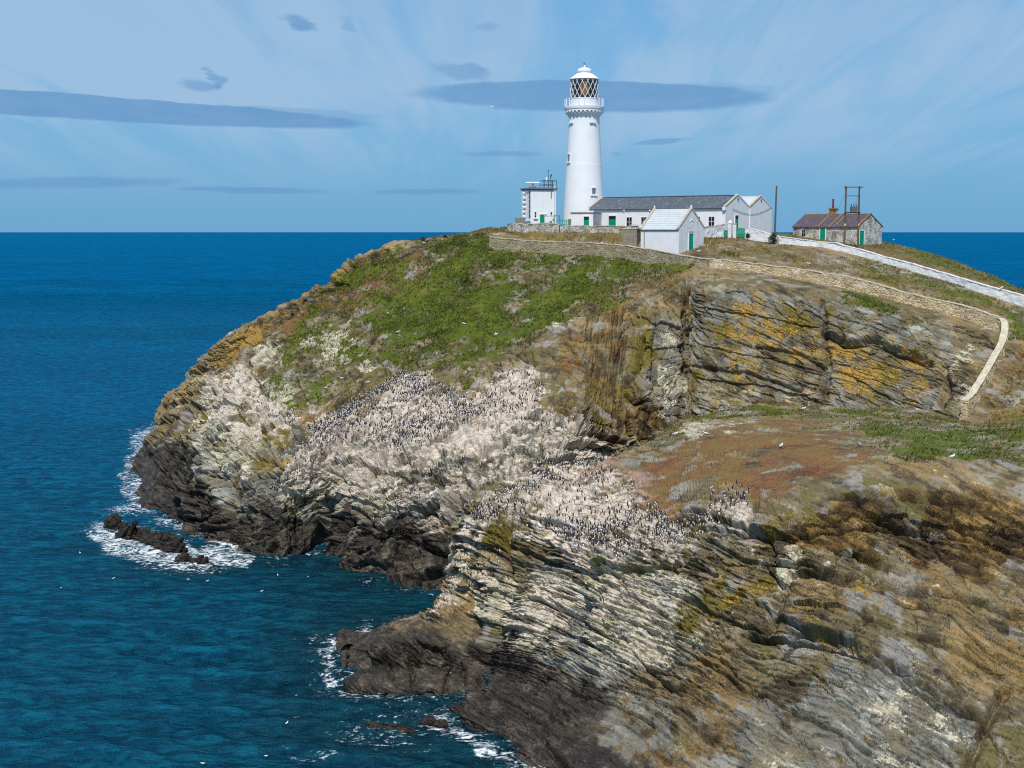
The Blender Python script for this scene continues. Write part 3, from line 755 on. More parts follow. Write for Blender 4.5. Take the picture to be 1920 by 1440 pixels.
CR_I = [([(735, 858), (780, 838), (830, 818), (905, 792), (980, 776), (1060, 788), (1165, 832)], 3.2, 1.1), ([(760, 842), (850, 800), (930, 768), (1000, 758), (1080, 772), (1150, 806)], 2.6, 0.7),
        ([(790, 884), (860, 864), (905, 842), (985, 806), (1060, 812), (1150, 838)], 3.0, 1.0), ([(620, 880), (650, 905), (655, 940), (640, 975)], 3.0, 1.2), ([(720, 850), (722, 880), (700, 905), (690, 935)], 3.2, 1.3),
        ([(760, 930), (745, 960), (720, 985)], 2.6, 0.9), ([(660, 955), (700, 985), (760, 1010), (830, 1040)], 3.0, 1.1), ([(540, 930), (560, 960), (560, 1000), (575, 1035)], 3.0, 1.0), ([(800, 940), (812, 970), (830, 1000)], 2.5, 0.9),
        ([(900, 842), (898, 880), (890, 905)], 2.4, 0.8), ([(960, 815), (962, 850), (958, 885)], 2.4, 0.8), ([(1020, 800), (1022, 850)], 2.4, 0.7), ([(370, 760), (395, 800), (400, 850), (430, 900)], 3.0, 0.9),
        ([(470, 700), (500, 740), (500, 790), (470, 840)], 2.6, 0.8), ([(612, 940), (607, 985), (596, 1022), (572, 1050)], 8, 4.2), ([(640, 985), (622, 1020), (612, 1050)], 5, 2.0),
        ([(850, 925), (843, 965), (838, 1012)], 6, 2.6), ([(905, 905), (870, 930), (848, 945)], 7, 2.6), ([(884, 940), (876, 985)], 4, 1.8),
        ([(985, 838), (1035, 856), (1080, 855)], 4, 1.5), ([(905, 905), (960, 890), (1000, 868)], 4, 1.8), ([(860, 860), (900, 838), (940, 826)], 3, 1.0),
        ([(690, 875), (684, 930), (648, 985)], 3.5, 1.2), ([(725, 845), (710, 880), (690, 900)], 3, 1.0), ([(560, 820), (530, 880), (505, 930)], 5, 0.9),
        ([(1284, 540), (1288, 620), (1282, 700), (1278, 790)], 5, 1.5), ([(1204, 640), (1196, 690), (1176, 720)], 5, 1.5), ([(1232, 590), (1226, 680), (1238, 780)], 5, 0.8),
        ([(1174, 742), (1195, 758), (1210, 756)], 4, 1.3), ([(1540, 560), (1548, 620), (1552, 700), (1545, 770)], 5, 0.9),
        ([(1548, 625), (1585, 645), (1640, 638), (1690, 660), (1745, 682)], 5, 1.6), ([(1300, 690), (1400, 700), (1500, 735)], 4, 0.8), ([(1420, 650), (1500, 665), (1545, 690)], 3, 0.7),
        ([(1770, 690), (1775, 720), (1760, 760)], 6, 1.0), ([(430, 835), (470, 850), (500, 830)], 5, 1.0), ([(395, 980), (398, 1010)], 4, 1.6), ([(466, 960), (470, 1010)], 4, 1.4),
        ([(338, 965), (345, 985)], 4, 1.3)]
CR_F = [([(1000, 1045), (1090, 1075), (1190, 1120), (1300, 1190)], 3.0, 0.7), ([(960, 1110), (1070, 1150), (1180, 1220), (1260, 1290)], 3.0, 0.8), ([(1180, 1055), (1280, 1050), (1340, 1075)], 3.2, 0.8),
        ([(1320, 1010), (1390, 1040), (1450, 1050)], 3.0, 0.8), ([(1480, 1070), (1640, 1088), (1800, 1120), (1930, 1160)], 4.0, 1.2), ([(1500, 1000), (1640, 985), (1800, 1000), (1930, 1040)], 4.5, 1.0), ([(1560, 930), (1700, 930), (1860, 950)], 4.0, 0.8),
        ([(1400, 1190), (1520, 1200), (1640, 1240), (1760, 1310), (1850, 1350)], 4.0, 1.0), ([(1300, 1230), (1400, 1290), (1520, 1340), (1640, 1420)], 4.0, 0.9), ([(1640, 1160), (1760, 1200), (1880, 1260)], 3.5, 0.8),
        ([(955, 985), (942, 1080), (925, 1150), (912, 1220), (905, 1290)], 9, 1.5), ([(838, 1205), (842, 1250), (832, 1290)], 3.5, 0.6), ([(770, 1230), (772, 1285)], 3.5, 0.6),
        ([(722, 1225), (735, 1260), (745, 1285)], 3, 0.5), ([(1110, 1050), (1085, 1110), (1080, 1180)], 8, 0.6), ([(868, 1240), (875, 1285)], 3, 0.5),
        ([(1500, 1030), (1470, 1100), (1440, 1180)], 7, 0.7), ([(1880, 1300), (1840, 1380), (1800, 1450)], 9, 1.2), ([(1050, 1310), (1020, 1380), (1060, 1440)], 5, 0.8),
        ([(1580, 1090), (1760, 1140), (1900, 1200)], 5, 0.9), ([(1480, 1180), (1640, 1230), (1800, 1330)], 5, 0.8), ([(1420, 940), (1400, 985), (1370, 1000)], 4, 0.8)]


LG_I = [([(735, 862), (780, 840), (830, 820), (905, 794), (980, 778), (1060, 790), (1165, 834)], 10, 18, 1.8), ([(770, 846), (850, 802), (930, 768), (1000, 757), (1080, 772), (1150, 806)], 7, 10, 1.1),
        ([(780, 892), (860, 868), (905, 846), (985, 818), (1060, 828), (1150, 846)], 8, 16, 1.6), ([(880, 912), (960, 890), (1010, 866), (1060, 862), (1110, 856)], 8, 14, 1.7),
        ([(600, 868), (660, 862), (720, 880), (780, 905), (850, 900)], 8, 18, 1.1), ([(520, 915), (580, 935), (640, 930), (700, 950), (760, 965), (840, 955)], 8, 18, 0.8),
        ([(640, 970), (700, 1000), (760, 1020), (840, 1035)], 8, 16, 0.6), ([(900, 720), (960, 700), (1030, 725)], 6, 10, 0.7), ([(905, 748), (960, 735), (1030, 750)], 6, 10, 0.6),
        ([(380, 770), (430, 760), (500, 775), (570, 800)], 8, 14, 0.8), ([(380, 850), (440, 845), (500, 862), (540, 880)], 8, 16, 0.9), ([(300, 905), (380, 925), (460, 945), (520, 975)], 8, 14, 0.8),
        ([(1548, 625), (1585, 645), (1640, 640), (1690, 662), (1750, 684)], 14, 18, 1.1), ([(1300, 575), (1400, 590), (1540, 612)], 8, 10, 0.3), ([(1300, 650), (1420, 665), (1545, 700)], 8, 10, 0.3), ([(1310, 712), (1420, 722), (1545, 752)], 8, 10, 0.3),
        ([(985, 600), (1040, 590), (1090, 600)], 5, 8, 0.5), ([(580, 640), (640, 650), (700, 680)], 5, 8, 0.4)]
LG_F = [([(1480, 1072), (1640, 1090), (1800, 1122), (1940, 1162)], 10, 16, 0.9), ([(1390, 1190), (1520, 1202), (1640, 1242), (1760, 1312), (1860, 1352)], 10, 16, 0.9), ([(1470, 985), (1600, 968), (1760, 975), (1940, 1008)], 8, 12, 0.5),
        ([(1300, 1002), (1400, 992), (1500, 1012)], 8, 12, 0.7), ([(880, 1008), (1000, 1040), (1100, 1070), (1190, 1066), (1290, 1052)], 8, 14, 0.8), ([(850, 1062), (900, 1066), (945, 1072)], 6, 9, 0.6), ([(845, 1100), (900, 1106), (945, 1118)], 6, 9, 0.6),
        ([(1000, 1100), (1120, 1135), (1260, 1200)], 6, 9, 0.45), ([(980, 1160), (1100, 1195), (1230, 1262)], 6, 9, 0.45), ([(1260, 1110), (1350, 1140), (1440, 1190)], 7, 10, 0.6), ([(1480, 1130), (1640, 1160), (1800, 1210), (1940, 1262)], 8, 12, 0.7),
        ([(1440, 1270), (1560, 1300), (1700, 1370), (1800, 1430)], 7, 9, 0.5), ([(1200, 1330), (1320, 1370), (1420, 1430)], 8, 12, 0.6), ([(690, 1215), (760, 1205), (840, 1215)], 6, 12, 0.6), ([(1330, 925), (1390, 905), (1440, 930)], 7, 12, 0.7)]


def terrace(s, T, seed):
    """a flat tread above, a plumb riser below: saw-tooth along the bedding"""
    k = np.floor(s / T)
    f = s / T - k
    z = np.zeros(k.shape, np.int32)
    h = 0.35 + 0.65 * _hash(k.astype(np.int32), z, z, seed)
    return h * (np.where(f < 0.80, f / 0.80, (1 - f) / 0.20) - 0.5)


def facets(s, t, size, aspect, seed, crack=0.10):
    """broken rock: jittered cells, each with its own height and tilt, parted by cracks"""
    u, v = (s / size).astype(np.float32), (t / (size * aspect)).astype(np.float32)
    iu, iv = np.floor(u).astype(np.int32), np.floor(v).astype(np.int32)
    f1 = np.full(u.shape, 9.0, np.float32); f2 = f1.copy()
    hgt = np.zeros_like(f1); cid = np.zeros_like(f1)
    zz = np.zeros(u.shape, np.int32)
    for a in (-1, 0, 1):
        for b in (-1, 0, 1):
            cu, cv_ = iu + a, iv + b
            h = _hash(cu, cv_, zz, seed)
            h2 = (h * 97.13) % 1.0; h3 = (h * 31.71) % 1.0; h4 = (h * 57.39) % 1.0
            du, dv = u - cu - 0.1 - 0.8 * h, v - cv_ - 0.1 - 0.8 * h2
            d = du * du + dv * dv
            nearer = d < f1
            f2 = np.where(nearer, f1, np.minimum(f2, d))
            f1 = np.where(nearer, d, f1)
            cid = np.where(nearer, h3, cid)
            hgt = np.where(nearer, (h3 - 0.5) * 0.9 + du * (h4 - 0.62) * 1.5 + dv * (h - 0.5) * 1.5, hgt)
    gap = (np.sqrt(f2) - np.sqrt(f1)) * size
    return hgt - 0.45 * np.exp(-(gap / crack) ** 2), cid


def build_land(name, N, zones, cracks, per, fore, seed, dens, ledges):
    S, rv, cv = surface(N, per, *dens)
    R, C = S.shape[:2]
    n = normals(S)
    P = S.reshape(-1, 3)
    nn = n.reshape(-1, 3)
    px0, py0 = proj(P)
    w1 = fbm(P * 0.16, 3, 3); w2 = fbm(P * 0.16 + 40, 3, 9)
    v1 = fbm(P * 0.75, 3, 5); v2 = fbm(P * 0.75 + 40, 3, 6)
    kk = 165.0 / np.maximum(P[:, 1], 60)
    px = px0 + (w1 * 24 + v1 * 13) * kk
    py = py0 + (w2 * 20 + v2 * 11) * kk
    M = {}
    for key in ('grass', 'heath', 'guano', 'lichen', 'black', 'pale', 'dry', 'olive', 'dark', 'soil', 'grey'):
        m = np.zeros(len(P), np.float32)
        for poly, wgt in zones.get(key, []):
            m = np.maximum(m, wgt * sstep(poly_sd(px, py, poly) / kk, -30, 26))
        M[key] = m
    g1 = fbm(P * 0.21, 3, 61, 0.6); g2 = fbm(P * 0.21 + 70, 3, 62, 0.6); g3 = fbm(P * 0.33 + 20, 3, 63, 0.6)
    for key, nz, am in (('grass', g1, 0.42), ('dry', g2, 0.7), ('heath', g3, 0.7), ('guano', g2, 0.5), ('lichen', g3, 0.9), ('olive', g1, 0.9),
                        ('pale', g2, 0.9), ('grey', g1, 0.6), ('dark', g3, 0.9), ('soil', g1, 0.5)):
        M[key] = np.clip(M[key] * (0.84 + am * nz), 0, 1.2)
    rr = np.repeat(rv, C)
    x, y, z = P[:, 0], P[:, 1], P[:, 2]
    if not fore:
        M['black'] = np.maximum(M['black'], sstep(4.3 + w1 * 3.0 + v1 * 1.6 + g3 * 3.0 - z + 2.4 * sstep(-x, 34, 46) - 3.0 * sstep(x, 2, 12), -2.6, 2.6) * 0.95)
        back = sstep(rr, 10.2, 10.8)            # plateau behind the wall line
        M['dry'] = np.maximum(M['dry'], 0.62 * sstep(rr, 9.75, 10.3))
        M['grass'] = np.maximum(M['grass'], 0.42 * back)
        yard = sstep(x, -3, 1) * (1 - sstep(x, 38, 42)) * sstep(rr, 10.9, 11.1)
        M['dry'] *= 1 - 0.2 * yard
        for k in ('guano', 'lichen', 'olive', 'pale', 'dark', 'black'):
            M[k] *= 1 - back
    else:
        M['black'] = np.maximum(M['black'], sstep(1.9 + w1 * 1.2 + v1 * 0.6 + g3 * 1.2 - z, -1.0, 1.0) * 0.95)
        back = np.zeros(len(P), np.float32)
    veg = np.clip(np.maximum.reduce([sstep(M['grass'], 0.35, 0.7), sstep(M['heath'], 0.45, 0.7), sstep(M['dry'], 0.4, 0.65), 0.8 * sstep(M['soil'], 0.4, 0.7), back]), 0, 1)
    rock = (1 - veg) * (1 - 0.6 * sstep(nn[:, 2], 0.80, 0.97))
    # bedding
    wob = fbm(P * 0.07, 2, 21) * 2.2
    if fore:
        a = math.radians(27)
        s = z * math.cos(a) + x * math.sin(a) * 0.9 + y * 0.30 + wob
        t = x * math.cos(a) - z * math.sin(a) * 0.6 + y * 0.35
    else:
        q = sstep(px0, 1275, 1310)
        rib = sstep(px0, 1085, 1180) * (1 - sstep(px0, 1278, 1300))
        left = 1 - sstep(px0, 470, 620)
        sf = z + 0.016 * np.clip(x, -26, 16) ** 2 + wob
        sl = z * 0.8 - x * 0.45 + wob * 1.6
        a = math.radians(19)
        sq = z * math.cos(a) + x * math.sin(a) + wob * 0.7
        sr = x * 0.80 + z * 0.30 + 6.0 + wob * 1.7 + v1 * 0.5
        s = sf * (1 - left) + sl * left
        s = s * (1 - rib) + sr * rib
        s = s * (1 - q) + sq * q
        t = (x + 0.3 * y) * (1 - rib) + z * rib
    k_ = 0.55 if fore else 1.0            # the near face is thinly bedded
    d1, h1 = beds(s, t, 2.1 * k_, 3.1, seed)
    d2, h2 = beds(s + v2 * 0.25, t + v1 * 0.8, 0.82 * k_, 1.5, seed + 1)
    d3, h3 = beds(s + v1 * 0.15, t + v2 * 0.5, 0.33 if not fore else 0.24, 0.7, seed + 2)
    st = s + v1 * 0.18 + g3 * 0.6
    if fore:
        slabby = np.maximum((1 - sstep(px0, 890, 950)) * (1 - sstep(z, 4, 7)), sstep(px0, 1260, 1420))
        fc, _g3 = facets(s + v2 * 0.3, t + v1 * 0.3, 2.5, 1.5, seed + 33, 0.15)
    fa, _g1 = facets(s + v1 * 0.35, t + v2 * 0.35, 1.5 if fore else 2.3, 1.35, seed + 31, 0.13)
    fb, _g2 = facets(s + v2 * 0.15, t + v1 * 0.15, 0.62 if fore else 0.85, 1.5, seed + 32, 0.10)
    ter = terrace(st, 1.5 if fore else 3.3, seed + 11) * (0.62 if fore else 1.9) * (0.35 + 0.9 * sstep(g1, -0.5, 0.4)) + terrace(st + 1.3, 0.5 if fore else 1.15, seed + 12) * (0.34 if fore else 0.7) * (0.4 + 0.9 * sstep(g2, -0.4, 0.4))
    if not fore:
        ter = ter * (1 - 0.8 * sstep(px0, 1100, 1180))
    else:
        ter = ter * (1 - 0.15 * sstep(px0, 1150, 1400))
    big = fbm(P * np.array([0.16, 0.16, 0.07], np.float32), 3, 31)
    but = 1 - np.abs(fbm(P * np.array([0.20, 0.14, 0.05], np.float32), 2, 37)) * 2.4
    amp = 0.8 if fore else 1.0
    if not fore:
        low = 1 - sstep(z, 9, 18)
        amp = 0.72 + 0.35 * low
        amp = amp * (1 - 0.45 * rib)
        amp = amp * (1 - 0.55 * (sstep(px0, 1290, 1330) * (1 - sstep(rr, 9.4, 9.9))))
    else:
        low = 0.85
    comb = 1.0 if fore else (1 - 0.85 * rib) * (1 - 3.2 * rib * (1 - rib)) * (1 - 3.2 * q * (1 - q)) * (1 - 2.0 * left * (1 - left))
    if not fore:
        ter = ter * (1 - 3.2 * rib * (1 - rib)) * (1 - 3.2 * q * (1 - q))
        fa = fa * (1 - 2.4 * rib * (1 - rib)) * (1 - 0.35 * q); fb = fb * (1 - 3.2 * rib * (1 - rib)) * (1 - 3.2 * q * (1 - q))
    rough = fbm(P * 1.7, 4, 41, 0.6)
    slab = np.ones(len(P), np.float32)
    if fore:
        slab = 1 - 0.35 * sstep(M['grey'], 0.5, 0.9) * sstep(px0, 1350, 1450)
    d = rock * amp * slab * (((d1 - 0.5) * (0.62 if fore else 0.9) + (d2 - 0.5) * (0.42 if fore else 0.5) + (d3 - 0.5) * 0.22) * comb + fa * (0.62 if fore else 1.15) + fb * (0.5 if fore else 0.62) + rough * 0.10 + ter + big * 1.7 * low + (but - 0.4) * 1.1 * low)
    if fore:
        d = d * (1 - 0.42 * slabby) + rock * slabby * fc * 1.15 * (1 - 0.85 * sstep(nn[:, 2], 0.72, 0.93))
    d = d + veg * (1 - 0.75 * back) * (big * 0.45 + fbm(P * 0.55, 3, 51) * 0.36 + fbm(P * 2.4, 3, 52) * 0.17)
    d = np.where((z < 3.5) & (z > -0.2) & (d < -0.25), -0.25 + (d + 0.25) * 0.4, d)
    if fore:
        spit = 1 - sstep(px0, 880, 930)
        d = np.where(z < 5.5, d * (1 + 0.25 * spit) + 0.25 * spit, d)
    for pts, wu, wl, A in ledges:
        # a bed standing proud above the line, the rock under it cut back
        xs = np.array([p_[0] for p_ in pts], float); ys = np.array([p_[1] for p_ in pts], float)
        dyl = (py0 + (w1 * 9 + v2 * 5) * kk) - np.interp(px0, xs, ys)
        ends = sstep(px0, xs[0] - 12, xs[0] + 25) * (1 - sstep(px0, xs[-1] - 25, xs[-1] + 12))
        prof = np.where(dyl < 0, np.exp(dyl / (wu * kk)), -0.85 * np.exp(-np.maximum(dyl, 0) / (wl * kk)))
        d = d + A * ends * prof * (0.65 + 0.5 * g2) * (1 - back) * (1 - 0.9 * sstep(nn[:, 2], 0.72, 0.92))
    for pts, wd, dep in cracks:
        wpx = wd * (0.75 + 0.5 * (v1 + 0.5))
        dl = line_d(px0 + v2 * 9, py0 + w1 * 6, pts)
        d = d - dep * np.exp(-(dl / np.maximum(wpx, 2)) ** 2) * (1 - back)
    # keep the rim of the sheet quiet where the walls and buildings stand
    if not fore:
        d = d * (1 - 0.8 * np.exp(-((rr - 9.0) / 0.22) ** 2)) * (1 - 0.5 * sstep(rr, 9.0, 9.3))
    P2 = P + nn * d[:, None]
    if not fore:
        P2[:, 2] = np.where(back > 0.9, np.maximum(P2[:, 2], -6), P2[:, 2])
    Fq = quads(R, C)
    if not fore:                                     # drop what lies buried under the saddle
        rid = np.repeat(rv[:-1], C - 1); cid = np.tile(cv[:-1], R - 1)
        Fq = Fq[~((rid < 3.2) & (cid > 12.5))]
    o = np_mesh(name, P2, Fq, [LAND], smooth=False)
    vcol(o, 'cover_a', np.stack([M['grass'], M['heath'], M['guano'], M['lichen']], 1))
    vcol(o, 'cover_b', np.stack([M['black'], M['pale'], M['dry'], M['olive']], 1))
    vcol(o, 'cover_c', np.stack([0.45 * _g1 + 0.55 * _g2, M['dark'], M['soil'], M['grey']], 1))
    mid = fbm(P * 0.9, 4, 95, 0.62); dr = fbm(P * np.array([2.2, 2.2, 0.25], np.float32), 3, 96, 0.6); pt = fbm(P * 0.42 + 9, 4, 97, 0.62)
    vcol(o, 'mottle', np.stack([0.5 + 0.36 * g1, 0.5 + 0.36 * mid, 0.5 + 0.36 * pt, 0.5 + 0.34 * dr], 1))
    s_c = s if fore else s + (z * 0.5 + x * 0.4 - s) * np.clip(3.6 * rib * (1 - rib) + 3.6 * q * (1 - q), 0, 1)
    vvec(o, 'bed', np.stack([s_c, t, y], 1))
    o['kind'] = 'structure'
    return dict(P=P2, n=nn, M=M, R=R, C=C, veg=veg, rr=rr, obj=o)


LI = build_land('headland', NI, Z_I, CR_I, 1.62, False, 100, ({0: 6, 1: 50, 2: 50, 11: 14, 12: 16, 13: 10}, {0: 26, 20: 34}), LG_I)
LF = build_land('foreground_cliff', NF, Z_F, CR_F, 1.75, True, 200, ({0: 26, 1: 130, 5: 24}, {16: 44}), LG_F)

# lookup of the land by sight line, for things that stand on it
_AP = np.concatenate([LI['P'], LF['P']])
_apx, _apy = proj(_AP)
_ok = (_apx > -50) & (_apx < 1970) & (_apy > 380) & (_apy < 1500) & (_AP[:, 2] > -0.5)
_GW, _GH = 1010, 560
_gx = np.clip(((_apx + 50) / 2).astype(int), 0, _GW - 1); _gy = np.clip(((_apy - 380) / 2).astype(int), 0, _GH - 1)
_first = np.full((_GH, _GW), -1, np.int64)
_ids = np.nonzero(_ok)[0]
_ids = _ids[np.argsort(-_AP[_ids, 1])]          # far first, near overwrites
_first[_gy[_ids], _gx[_ids]] = _ids


def surf(px, py, rad=3):
    """nearest land vertex on this sight line"""
    cx, cy = int((px + 50) / 2), int((py - 380) / 2)
    best, bd = None, 1e9
    for j in range(max(0, cy - rad), min(_GH, cy + rad + 1)):
        for i in range(max(0, cx - rad), min(_GW, cx + rad + 1)):
            k = _first[j, i]
            if k >= 0:
                dd = (_apx[k] - px) ** 2 + (_apy[k] - py) ** 2
                if dd < bd:
                    best, bd = k, dd
    return _AP[best].copy() if best is not None else None


def ground_z(x, y, src=None):
    """height of the land near a plan position (highest of the closest vertices)"""
    P = _AP if src is None else src
    dd = (P[:, 0] - x) ** 2 + (P[:, 1] - y) ** 2
    i = np.argpartition(dd, 4)[:4]
    return float(P[i, 2].max())
# ------------------------------------------------------------------ sea
def sea_material():
    m, t, b = new_mat("sea_water")
    t.n.remove(b)
    pos = t.node('ShaderNodeTexCoord').outputs['Object']
    A = t.node('ShaderNodeAttribute', attribute_name='water')
    s = t.node('ShaderNodeSeparateColor')
    t.put(s.inputs[0], A.outputs['Color'])
    foam, shallow, streaks = s.outputs  # streaks channel holds distance, drives the painted sky reflection
    far = A.outputs['Alpha']
    wind = t.mapping(pos, (0.42, 1.0, 1), (0, 0, 0.16))
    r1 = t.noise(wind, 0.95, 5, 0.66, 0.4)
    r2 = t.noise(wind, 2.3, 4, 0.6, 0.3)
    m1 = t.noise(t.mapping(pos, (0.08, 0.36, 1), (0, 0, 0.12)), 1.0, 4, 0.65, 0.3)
    m2 = t.noise(t.mapping(pos, (0.018, 0.09, 1), (0, 0, 0.06)), 1.0, 4, 0.65, 0.2)
    patch = t.noise(t.mapping(pos, (0.0010, 0.0045, 1), (0, 0, 0.1)), 1.0, 4, 0.6)
    body = t.mix(t.step(patch, 0.40, 0.62), (0.0003, 0.039, 0.064), (0.0004, 0.058, 0.098))
    body = t.mix(t.math('MULTIPLY', streaks, 0.8), body, t.mix(t.step(patch, 0.40, 0.62), (0.0005, 0.066, 0.138), (0.0006, 0.090, 0.200)))  # brighter mid-distance water: sky reflection put into the colour
    body = t.mix(t.math('MULTIPLY', far, 0.7), body, (0.0004, 0.098, 0.245))  # far water likewise carries the sky's reflection in its colour
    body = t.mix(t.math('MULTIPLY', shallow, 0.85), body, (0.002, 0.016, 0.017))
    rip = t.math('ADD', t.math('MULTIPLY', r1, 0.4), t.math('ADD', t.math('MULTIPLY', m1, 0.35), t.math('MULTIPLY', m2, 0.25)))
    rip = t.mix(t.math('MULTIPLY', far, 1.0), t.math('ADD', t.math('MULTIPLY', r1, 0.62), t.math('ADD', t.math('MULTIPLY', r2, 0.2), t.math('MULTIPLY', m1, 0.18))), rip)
    body = t.mix(t.step(rip, 0.43, 0.59), t.mix(1.0, body, (0.40, 0.45, 0.52), 'MULTIPLY'), t.mix(1.0, body, (2.2, 1.75, 1.6), 'MULTIPLY'))  # wave-slope shade and highlights painted into the water colour by ripple noise
    fn = t.math('ADD', t.math('MULTIPLY', t.noise(t.mapping(pos, (0.6, 1, 1)), 0.7, 6, 0.68, 2.2), 0.62), t.math('MULTIPLY', t.noise(pos, 2.6, 4, 0.6, 0.6), 0.38))
    fm = t.step(t.math('ADD', foam, t.math('MULTIPLY', t.math('SUBTRACT', fn, 0.5), 3.4)), 0.50, 1.0)
    # scattered small whitecaps far out
    caps = t.noise(t.mapping(pos, (0.05, 0.24, 1)), 1.0, 6, 0.75, 0.2)
    caps = t.math('MULTIPLY', t.step(caps, 0.735, 0.80), 0.5)
    fm = t.math('MAXIMUM', fm, caps)
    bp = t.node('ShaderNodeBump')
    bp.inputs['Strength'].default_value = 1.0
    bp.inputs['Distance'].default_value = 0.95
    t.put(bp.inputs['Height'], t.math('ADD', r1, t.math('MULTIPLY', r2, 0.45)))
    lw = t.node('ShaderNodeFresnel')
    lw.inputs['IOR'].default_value = 1.33
    t.l.new(bp.outputs[0], lw.inputs['Normal'])
    fr = t.math('MINIMUM', t.math('MULTIPLY', lw.outputs[0], t.lin(far, 0.0, 0.6, 1.0, 0.25)), t.lin(far, 0.0, 0.5, 0.34, 0.05))
    dif = t.node('ShaderNodeBsdfDiffuse')
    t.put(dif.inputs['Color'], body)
    t.l.new(bp.outputs[0], dif.inputs['Normal'])
    gl = t.node('ShaderNodeBsdfGlossy')
    gl.inputs['Roughness'].default_value = 0.30
    gl.inputs['Color'].default_value = (0.18, 0.62, 0.92, 1)
    t.l.new(bp.outputs[0], gl.inputs['Normal'])
    mx = t.node('ShaderNodeMixShader')
    t.put(mx.inputs[0], fr)
    t.l.new(dif.outputs[0], mx.inputs[1]); t.l.new(gl.outputs[0], mx.inputs[2])
    fo = t.node('ShaderNodeBsdfDiffuse')
    fo.inputs['Color'].default_value = (0.74, 0.78, 0.80, 1)
    mx2 = t.node('ShaderNodeMixShader')
    t.put(mx2.inputs[0], t.math('MULTIPLY', fm, 0.92))
    t.l.new(mx.outputs[0], mx2.inputs[1]); t.l.new(fo.outputs[0], mx2.inputs[2])
    t.l.new(mx2.outputs[0], t.n['Material Output'].inputs['Surface'])
    return m


